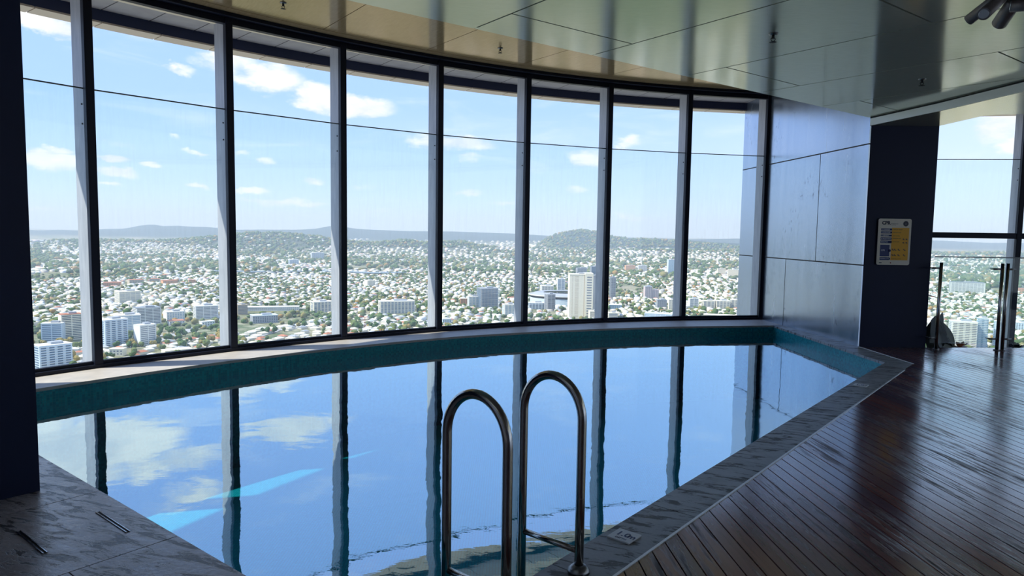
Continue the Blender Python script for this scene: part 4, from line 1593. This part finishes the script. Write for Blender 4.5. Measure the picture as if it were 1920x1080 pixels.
B(1888, 1925, 541, 548, 'salmon coloured low building high in the far right window', 'orange', 'window', 'punched', 'terracotta', .1, .5, 'school', plant=False)
B(1320, 1390, 592, 600, 'long pale rail shed at the bottom of the eighth window', 'tan', 'window', 'punched', 'cream', .02, .3, 'warehouse', plant=False)
B(240, 268, 525, 533, 'large terracotta-roofed hall in the middle of the school grounds', 'tan', 'window', 'punched', 'terracotta', .2, .9, 'school', plant=False)
B(282, 300, 523, 530, 'stepped terracotta-roofed wing right of the large school hall', 'tan', 'window', 'punched', 'terracotta', -.2, .9, 'school', plant=False)
B(303, 332, 526, 534, 'long orange-red roofed wing at the right of the school grounds', 'orange', 'window', 'punched', 'terracotta', .25, .7, 'school', plant=False)
B(354, 366, 525, 533, 'small terracotta-roofed block before the second mullion', 'orange', 'window', 'punched', 'terracotta', .1, .9, 'school', plant=False)
B(196, 226, 530, 538, 'red-roofed low hall left of the school grounds', 'orange', 'window', 'punched', 'terracotta', -.1, .7, 'school', plant=False)
B(375, 402, 603, 612, 'long white industrial shed left of the second mullion', 'white', 'window', 'punched', 'white', .5, .4, 'warehouse', plant=False)
B(305, 360, 657, 668, 'white arched multistorey car park near the bottom of the second window', 'cream', 'slate', 'punched', 'cream', .3, .5, 'car_park', plant=False)
B(207, 236, 655, 668, 'cream gabled hall roof at the foot of the blue and white tower', 'cream', 'slate', 'punched', 'cream', -.4, .7, 'warehouse', plant=False)
B(315, 345, 602, 610, 'orange-roofed building right of the small striped tower', 'white', 'window', 'punched', 'terracotta', .2, .8, 'school', plant=False)

# stadium: an oval ring of raked stands under a curved roof
gp = ground_at(1060, 573, GZ)
sD = gp.y
sW = 150 / FPX * sD
st = empty('stadium', (gp.x + 12, gp.y + sW * .38, GZ))
tag(st, 'large oval stadium with wide grey roof behind the tallest tower', 'stadium')
taken.append((gp.x + 12, gp.y + sW * .38, sW * .52))
rf, wl, sd = MB(), MB(), MB()
K = 48
def oval(k, a, b): return (a * math.cos(2 * pi * k / K), b * math.sin(2 * pi * k / K))
def loft(mb, rings):
    vs, fs = [], []
    for (a, b, z) in rings:
        for k in range(K): vs.append((*oval(k, a, b), z))
    for i in range(len(rings) - 1):
        for k in range(K):
            fs.append((i * K + k, i * K + (k + 1) % K, (i + 1) * K + (k + 1) % K, (i + 1) * K + k))
    mb.add(vs, fs, 0, False)
a1, b1 = sW * .5, sW * .38
loft(wl, [(a1 * .97, b1 * .97, 0), (a1 * .97, b1 * .97, 18)])
wl.build('outer_wall', FMT['lightblue'], st)
loft(rf, [(a1 * .62, b1 * .58, 33), (a1 * .8, b1 * .8, 34), (a1, b1, 27), (a1 * 1.0, b1 * 1.0, 25.5), (a1 * .8, b1 * .8, 32.5), (a1 * .62, b1 * .58, 32)])
rf.build('roof', FMT['grey'], st)
loft(sd, [(a1 * .95, b1 * .95, 24), (a1 * .55, b1 * .5, 4)])
sd.build('seating', FMT['pink'], st)
MB().prism([oval(k, a1 * .56, b1 * .51) for k in range(K)], 0.2, 1).build('pitch', material('pitch_grass', (0.10, 0.22, 0.06), .9), st)
rim = MB()
loft(rim, [(a1 * 1.0, b1 * 1.0, 25), (a1 * 1.01, b1 * 1.01, 25), (a1 * 1.01, b1 * 1.01, 28), (a1, b1, 28)])
rim.build('roof_rim', FMT['white'], st)

# cranes
def crane(px, ytop, ybase, label, mat, mast_w=2.2, jib=40, jd=-1):
    gp = ground_at(px, ybase, GZ)
    d = sight(px, ytop)
    H = CAM_Z + d.z * (gp.y / d.y) - GZ
    e = empty('tower_crane', (gp.x, gp.y, GZ), .3)
    tag(e, label, 'crane')
    q = MB()
    for sx in (-1, 1):
        for sy in (-1, 1):
            q.box((sx * mast_w / 2, sy * mast_w / 2, H * .45), (.5, .5, H * .9))
    nn = int(H * .9 / 4)
    for i in range(nn):
        z = i * H * .9 / nn
        s_ = 1 if i % 2 else -1
        q.tube([(-s_ * mast_w / 2, -mast_w / 2, z), (s_ * mast_w / 2, -mast_w / 2, z + H * .9 / nn)], .2, 5)
    q.build('mast', mat, e)
    j = MB()
    j.tube([(0, 0, H * .9), (jd * jib * .5, 0, H)], .8, 6)
    j.tube([(0, 0, H * .9), (-jd * 9, 0, H * .91)], .9, 6)
    j.build('jib', mat, e)
    MB().box((-jd * 8, 0, H * .89), (4, 3, 3)).build('counterweight', FMT['grey'], e)


crane(935, 522, 581, 'thin white tower crane beside the dark blue glass tower', FMT['white'], 3.0, 14)
crane(684, 592, 616, 'short red and white tower crane right of the third mullion', material('crane_red', (0.5, 0.08, 0.06), .6), 2.2, 26)

# river and roads
m_river = material('river_water', (0.10, 0.14, 0.18), 0.15)
rv = []
for (px, py) in ((395, 512), (480, 514), (600, 512), (700, 516), (760, 515)):
    g_ = ground_at(px, py, GZ)
    rv.append(Vector((g_.x, g_.y)))
rm = MB()
for a_, b_ in zip(rv[:-1], rv[1:]):
    rm.prism([(a_.x, a_.y), (b_.x, b_.y), (b_.x, b_.y + 90), (a_.x, a_.y + 90)], GZ + 8, GZ + 10)
ro = rm.build('river', m_river)
structure(ro, 'thin bluish river reach across the middle distance')
m_road = material('pale_asphalt', (0.36, 0.35, 0.34), 0.9)
roads = [((60, 690), (150, 655), (240, 640), (330, 626), (420, 598)), ((300, 640), (380, 612), (430, 585)), ((650, 600), (760, 596), (830, 584), (960, 560)),
         ((440, 583), (560, 578), (640, 582)), ((1140, 566), (1200, 580), (1290, 588), (1400, 586)), ((440, 645), (520, 620), (640, 606), (700, 590)),
         ((830, 606), (900, 596), (980, 590), (1060, 600)), ((1760, 560), (1840, 575), (1930, 570)), ((1790, 600), (1850, 585), (1930, 600))]
for i, rd_ in enumerate(roads):
    P_ = [ground_at(px, py, GZ) for px, py in rd_]
    q = MB()
    for a_, b_ in zip(P_[:-1], P_[1:]):
        d_ = (b_ - a_).normalized(); n_ = Vector((-d_.y, d_.x, 0)) * 9
        q.prism([(a_.x - n_.x, a_.y - n_.y), (b_.x - n_.x, b_.y - n_.y), (b_.x + n_.x, b_.y + n_.y), (a_.x + n_.x, a_.y + n_.y)], GZ + .2, GZ + 1.0 + i * .05)
    structure(q.build('road', m_road))

import re
WINS = [(60, 160, 'the leftmost window'), (160, 425, 'the second window'), (425, 637, 'the third window'), (637, 819, 'the fourth window'), (819, 980, 'the fifth window'),
        (980, 1130, 'the sixth window'), (1130, 1278, 'the seventh window'), (1278, 1400, 'the eighth window'), (1400, 2000, 'the windows right of the core')]


def whereabouts(px, py):
    best = min(sites, key=lambda s_: (s_[0] - px) ** 2 + 6 * (s_[1] - py) ** 2)
    nm = re.split(r' (?:with|in|beside|just|left|right|behind|near|among|at|of|before|on|rising|against|attached|adjoining|joined|seen) |,', best[2])[0]
    nm = ' '.join(nm.split()[-3:])
    dx, dy = px - best[0], py - best[1]
    if abs(dx) > 2 * abs(dy): rel_ = 'right of' if dx > 0 else 'left of'
    else: rel_ = 'in front of' if dy > 0 else 'behind'
    wnm = next(w_[2] for w_ in WINS if px < w_[1])
    return '%s the %s, through %s' % (rel_, nm, wnm)


# ---- houses ------------------------------------------------------------------------
T = np.array(taken)


def free(x, y, pad=10):
    ok = np.ones(len(x), bool)
    for tx_, ty_, tr in T:
        ok &= (x - tx_) ** 2 + (y - ty_) ** 2 > (tr + pad) ** 2
    return ok


def scatter(n, rmin, rmax, seed, power=1.0, az=(-47, 47)):
    g = np.random.default_rng(seed)
    a = np.radians(g.uniform(az[0], az[1], n))
    r = np.sqrt(g.uniform(rmin ** 2, rmax ** 2, n)) if power == 1 else rmin + (rmax - rmin) * g.uniform(0, 1, n) ** power
    return r * np.sin(a), r * np.cos(a), g


def grid_houses(rmin, rmax, step, seed, keep):
    """lots along streets: a jittered grid whose direction changes from quarter to quarter"""
    g = np.random.default_rng(seed)
    xs = np.arange(-rmax * .76, rmax * .80, step)
    ys = np.arange(rmin * .6, rmax, step * 1.15)
    X, Y = np.meshgrid(xs, ys)
    X, Y = X.ravel(), Y.ravel()
    q = np.floor(X / 700) * 3 + np.floor(Y / 600) * 5
    th = (np.sin(q * 12.9) * .5 + .5) * 1.3
    jx, jy = g.normal(0, step * .14, len(X)), g.normal(0, step * .14, len(X))
    X2 = X + jx + np.sin(Y / 140 + th) * 14
    Y2 = Y + jy + np.sin(X / 160 + th) * 14
    r = np.hypot(X2, Y2)
    az = np.degrees(np.arctan2(X2, Y2))
    ok = (r > rmin) & (r < rmax) & (np.abs(az) < 46) & (g.uniform(0, 1, len(X)) < keep)
    # parks and bush without houses
    park = np.sin(X2 / 330 + .7) * np.cos(Y2 / 420 - .3) + .5 * np.sin((X2 - Y2) / 210)
    ok &= park < .95
    return X2[ok], Y2[ok], th[ok] + g.choice([0, pi / 2], ok.sum()), g


def forest_mask(x, y):
    z = terrain(x, y)
    return (z > GZ + 75)


def house_arrays(x, y, rot, w, l, h, rh):
    """hipped houses: V,F,material index"""
    n = len(x)
    z = terrain(x, y)
    c, s = np.cos(rot), np.sin(rot)
    loc = np.zeros((n, 10, 3))
    hw, hl = w / 2, l / 2
    o = 1.08
    for i, (sx, sy) in enumerate(((-1, -1), (1, -1), (1, 1), (-1, 1))):
        loc[:, i] = np.stack([sx * hw * .93, sy * hl * .93, np.zeros(n) - 2], 1)
        loc[:, 4 + i] = np.stack([sx * hw, sy * hl, h], 1)
    loc[:, 8] = np.stack([np.zeros(n), -hl * .35, h + rh], 1)
    loc[:, 9] = np.stack([np.zeros(n), hl * .35, h + rh], 1)
    X = x[:, None] + loc[:, :, 0] * c[:, None] - loc[:, :, 1] * s[:, None]
    Y = y[:, None] + loc[:, :, 0] * s[:, None] + loc[:, :, 1] * c[:, None]
    Z = z[:, None] + loc[:, :, 2]
    V = np.stack([X, Y, Z], 2).reshape(-1, 3)
    f4 = np.array([(0, 1, 5, 4), (1, 2, 6, 5), (2, 3, 7, 6), (3, 0, 4, 7), (5, 6, 9, 8), (7, 4, 8, 9), (4, 5, 8, 8), (6, 7, 9, 9)])
    return V, f4


def mass_houses(name, x, y, rot, w, l, h, rh, label):
    V, f4 = house_arrays(x, y, rot, w, l, h, rh)
    n = len(x)
    base = (np.arange(n) * 10)[:, None, None]
    quads = (f4[None, :6] + base)
    V3 = V
    # triangles kept as a second pass in one mesh through from split: build all faces as triangles
    t1 = quads[:, :, [0, 1, 2]].reshape(-1, 3)
    t2 = quads[:, :, [0, 2, 3]].reshape(-1, 3)
    tr = (np.array([(4, 5, 8), (6, 7, 9)])[None] + base).reshape(-1, 3)
    F = np.concatenate([t1, t2, tr])
    mi6 = np.tile(np.array([0, 0, 0, 0, 1, 1]), n)
    mi = np.concatenate([mi6, mi6, np.ones(2 * n, int)])
    # islands must stay whole for one colour per house: vertices are shared inside a house
    o = fast_mesh(name, V3, F, [m_walls, m_roofs], mi)
    tag(o, label, 'houses', kind='stuff')
    return o


hx, hy, hr, g = grid_houses(850, 3400, 27, 3, .80)
k_ = free(hx, hy)
hx, hy, hr = hx[k_], hy[k_], hr[k_]
vis, hpx, hpy = in_view(hx, hy)
idx = np.where(vis & (hpx > 60))[0]
idx = idx[np.argsort(np.hypot(hx[idx], hy[idx]))]
ind = idx[:300]
restm = np.ones(len(hx), bool)
restm[ind] = False
gh = np.random.default_rng(5)
n = restm.sum()
x_, y_ = hx[restm], hy[restm]
mass_houses('houses', x_, y_, hr[restm], gh.uniform(9, 16, n), gh.uniform(12, 22, n), gh.uniform(3.5, 7, n), gh.uniform(1.6, 3.2, n),
            'thousands of small houses with pale and red roofs spread over the middle distance')
# farther suburbs
fx, fy, fr, g = grid_houses(3400, 7200, 44, 8, .85)
fm = ~(forest_mask(fx, fy) & (g.uniform(0, 1, len(fx)) < .86))
fx, fy, fr = fx[fm], fy[fm], fr[fm]
kk = free(fx, fy)
fx, fy, fr = fx[kk], fy[kk], fr[kk]
n = len(fx)
mass_houses('houses.001', fx, fy, fr, gh.uniform(11, 26, n), gh.uniform(14, 34, n), gh.uniform(4, 9, n), gh.uniform(1.6, 3.4, n),
            'specks of pale rooftops filling the far suburbs below the hills')
fx, fy, fr, g = grid_houses(7200, 11500, 85, 9, .6)
fm = ~forest_mask(fx, fy)
fx, fy, fr = fx[fm], fy[fm], fr[fm]
n = len(fx)
mass_houses('houses.002', fx, fy, fr, gh.uniform(20, 55, n), gh.uniform(20, 60, n), gh.uniform(5, 12, n), gh.uniform(2, 5, n),
            'faint bright specks of rooftops near the foot of the farthest hills')

# individual nearest houses
protos = []
for nm in ('white', 'cream', 'grey', 'terracotta', 'silver'):
    for sz in ((11, 16, 5, 2.4), (14, 20, 4.2, 2.8)):
        hb = MB()
        w_, l_, h_, r_ = sz
        hb.box((0, 0, h_ / 2 - 1), (w_ * .93, l_ * .93, h_ + 2), 0, 0)
        hb.add([(-w_ / 2, -l_ / 2, h_), (w_ / 2, -l_ / 2, h_), (w_ / 2, l_ / 2, h_), (-w_ / 2, l_ / 2, h_), (0, -l_ * .2, h_ + r_), (0, l_ * .2, h_ + r_)],
               [(0, 3, 2, 1), (0, 1, 4), (1, 2, 5, 4), (2, 3, 5), (3, 0, 4, 5)], 1)
        # a porch wing
        hb.box((w_ * .42, l_ * .2, h_ * .42 - .6), (w_ * .5, l_ * .35, h_ * .84), 0, 0)
        hb.add([(w_ * .1, 0, h_ * .84), (w_ * .72, 0, h_ * .84), (w_ * .72, l_ * .4, h_ * .84), (w_ * .1, l_ * .4, h_ * .84), (w_ * .1, l_ * .2, h_ * 1.15), (w_ * .6, l_ * .2, h_ * 1.15)],
               [(0, 1, 5, 4), (1, 2, 5), (2, 3, 4, 5)], 1)
        protos.append((nm, hb, None))
used = {}
wts = {'white': .36, 'cream': .24, 'grey': .10, 'terracotta': .14, 'silver': .16}
names_ = list(wts)
lab_h = {'white': 'white-roofed house', 'cream': 'cream-roofed house', 'grey': 'dark-grey-roofed house', 'terracotta': 'terracotta-roofed house', 'silver': 'silver-grey-roofed house'}
zt = terrain(hx, hy)
for i in ind:
    nm = gh.choice(names_, p=list(wts.values()))
    v = int(gh.integers(0, 2))
    key = (nm, v)
    if key not in used:
        hb = [p for p in protos if p[0] == nm][v][1]
        o = hb.build('house', [m_hw, one[nm]])
        tag(o, lab_h[nm], 'house', nm + '-roofed suburban houses')
        used[key] = o
    else:
        o = used[key].copy()
        COL.objects.link(o)
    o['label'] = lab_h[nm] + ' ' + whereabouts(hpx[i], hpy[i])
    o.location = (float(hx[i]), float(hy[i]), float(zt[i]))
    o.rotation_euler = (0, 0, float(hr[i]))

# ---- trees -------------------------------------------------------------------------
bmI = bmesh.new()
bmesh.ops.create_icosphere(bmI, subdivisions=1, radius=1)
IV = np.array([v.co[:] for v in bmI.verts])
IF = np.array([[v.index for v in f.verts] for f in bmI.faces])
bmI.free()


def mass_trees(name, x, y, rad, label):
    n = len(x)
    g = np.random.default_rng(len(x))
    z = terrain(x, y)
    sc_ = np.stack([rad * g.uniform(.8, 1.3, n), rad * g.uniform(.8, 1.3, n), rad * g.uniform(.6, 1.0, n)], 1)
    V = IV[None] * sc_[:, None, :] * g.uniform(.75, 1.2, (n, len(IV), 1))
    V[:, :, 0] += x[:, None]
    V[:, :, 1] += y[:, None]
    V[:, :, 2] += (z + sc_[:, 2] * .8)[:, None]
    F = (IF[None] + (np.arange(n) * len(IV))[:, None, None]).reshape(-1, 3)
    o = fast_mesh(name, V.reshape(-1, 3), F, [m_trees], smooth=False)
    tag(o, label, 'trees', kind='stuff')
    return o


tx1, ty1, g = scatter(30000, 800, 3600, 21)
dens = np.sin(tx1 / 170 + 1) * np.cos(ty1 / 210) + .6 * np.sin((tx1 + ty1) / 90)
ok = (g.uniform(0, 1, len(tx1)) < np.clip(.42 + .35 * dens, .12, 1)) & free(tx1, ty1, 2)
tx1, ty1 = tx1[ok], ty1[ok]
vis, tpx, tpy = in_view(tx1, ty1)
ti = np.where(vis)[0]
ti = ti[np.argsort(np.hypot(tx1[ti], ty1[ti]))][:300]
rm_ = np.ones(len(tx1), bool)
rm_[ti] = False
mass_trees('trees', tx1[rm_], ty1[rm_], g.uniform(4, 9, rm_.sum()), 'thousands of green and olive tree crowns between the houses')
tx2, ty2, g = scatter(34000, 3600, 8200, 22)
dens = np.sin(tx2 / 350 + 1) * np.cos(ty2 / 300) + .6 * np.sin((tx2 + ty2) / 170)
fo = forest_mask(tx2, ty2)
ok = ((g.uniform(0, 1, len(tx2)) < np.clip(.4 + .4 * dens, .1, 1)) | fo) & free(tx2, ty2, 2)
tx2, ty2 = tx2[ok], ty2[ok]
mass_trees('trees.001', tx2, ty2, g.uniform(8, 17, len(tx2)), 'bluish bush and tree clumps between the far suburbs')

tp = {}
gt = np.random.default_rng(2)
bmI = bmesh.new()
bmesh.ops.create_icosphere(bmI, subdivisions=2, radius=1)
for kname in tcol:
    for v in range(2):
        e = empty('tree', (0, 0, 0))
        tag(e, kname + ' leafy tree standing among the houses far below', 'tree', kname + ' trees between the houses')
        cr = MB()
        for b_ in range(3):
            off = Vector((gt.uniform(-3, 3), gt.uniform(-3, 3), 7 + gt.uniform(-1.5, 2)))
            rr_ = gt.uniform(3.6, 5.4)
            cr.add([off + Vector(p.co) * rr_ * float(gt.uniform(.82, 1.12)) for p in bmI.verts], [[q.index for q in f.verts] for f in bmI.faces])
        cr.build('crown', tm[kname], e)
        MB().tube([(0, 0, -1.5), (0, 0, 6)], .5, 7).build('trunk', m_bark, e)
        tp[(kname, v)] = [e, False]
bmI.free()
tz = terrain(tx1, ty1)
for i in ti:
    key = (gt.choice(list(tcol), p=[.4, .38, .22]), int(gt.integers(0, 2)))
    e, u_ = tp[key]
    if u_: e = copy_tree(e)
    else: tp[key][1] = True
    e['label'] = key[0] + ' tree ' + whereabouts(tpx[i], tpy[i])
    e.location = (float(tx1[i]), float(ty1[i]), float(tz[i]))
    e.rotation_euler = (0, 0, float(gt.uniform(0, 6.28)))
    s_ = float(gt.uniform(.75, 1.35))
    e.scale = (s_, s_, s_)
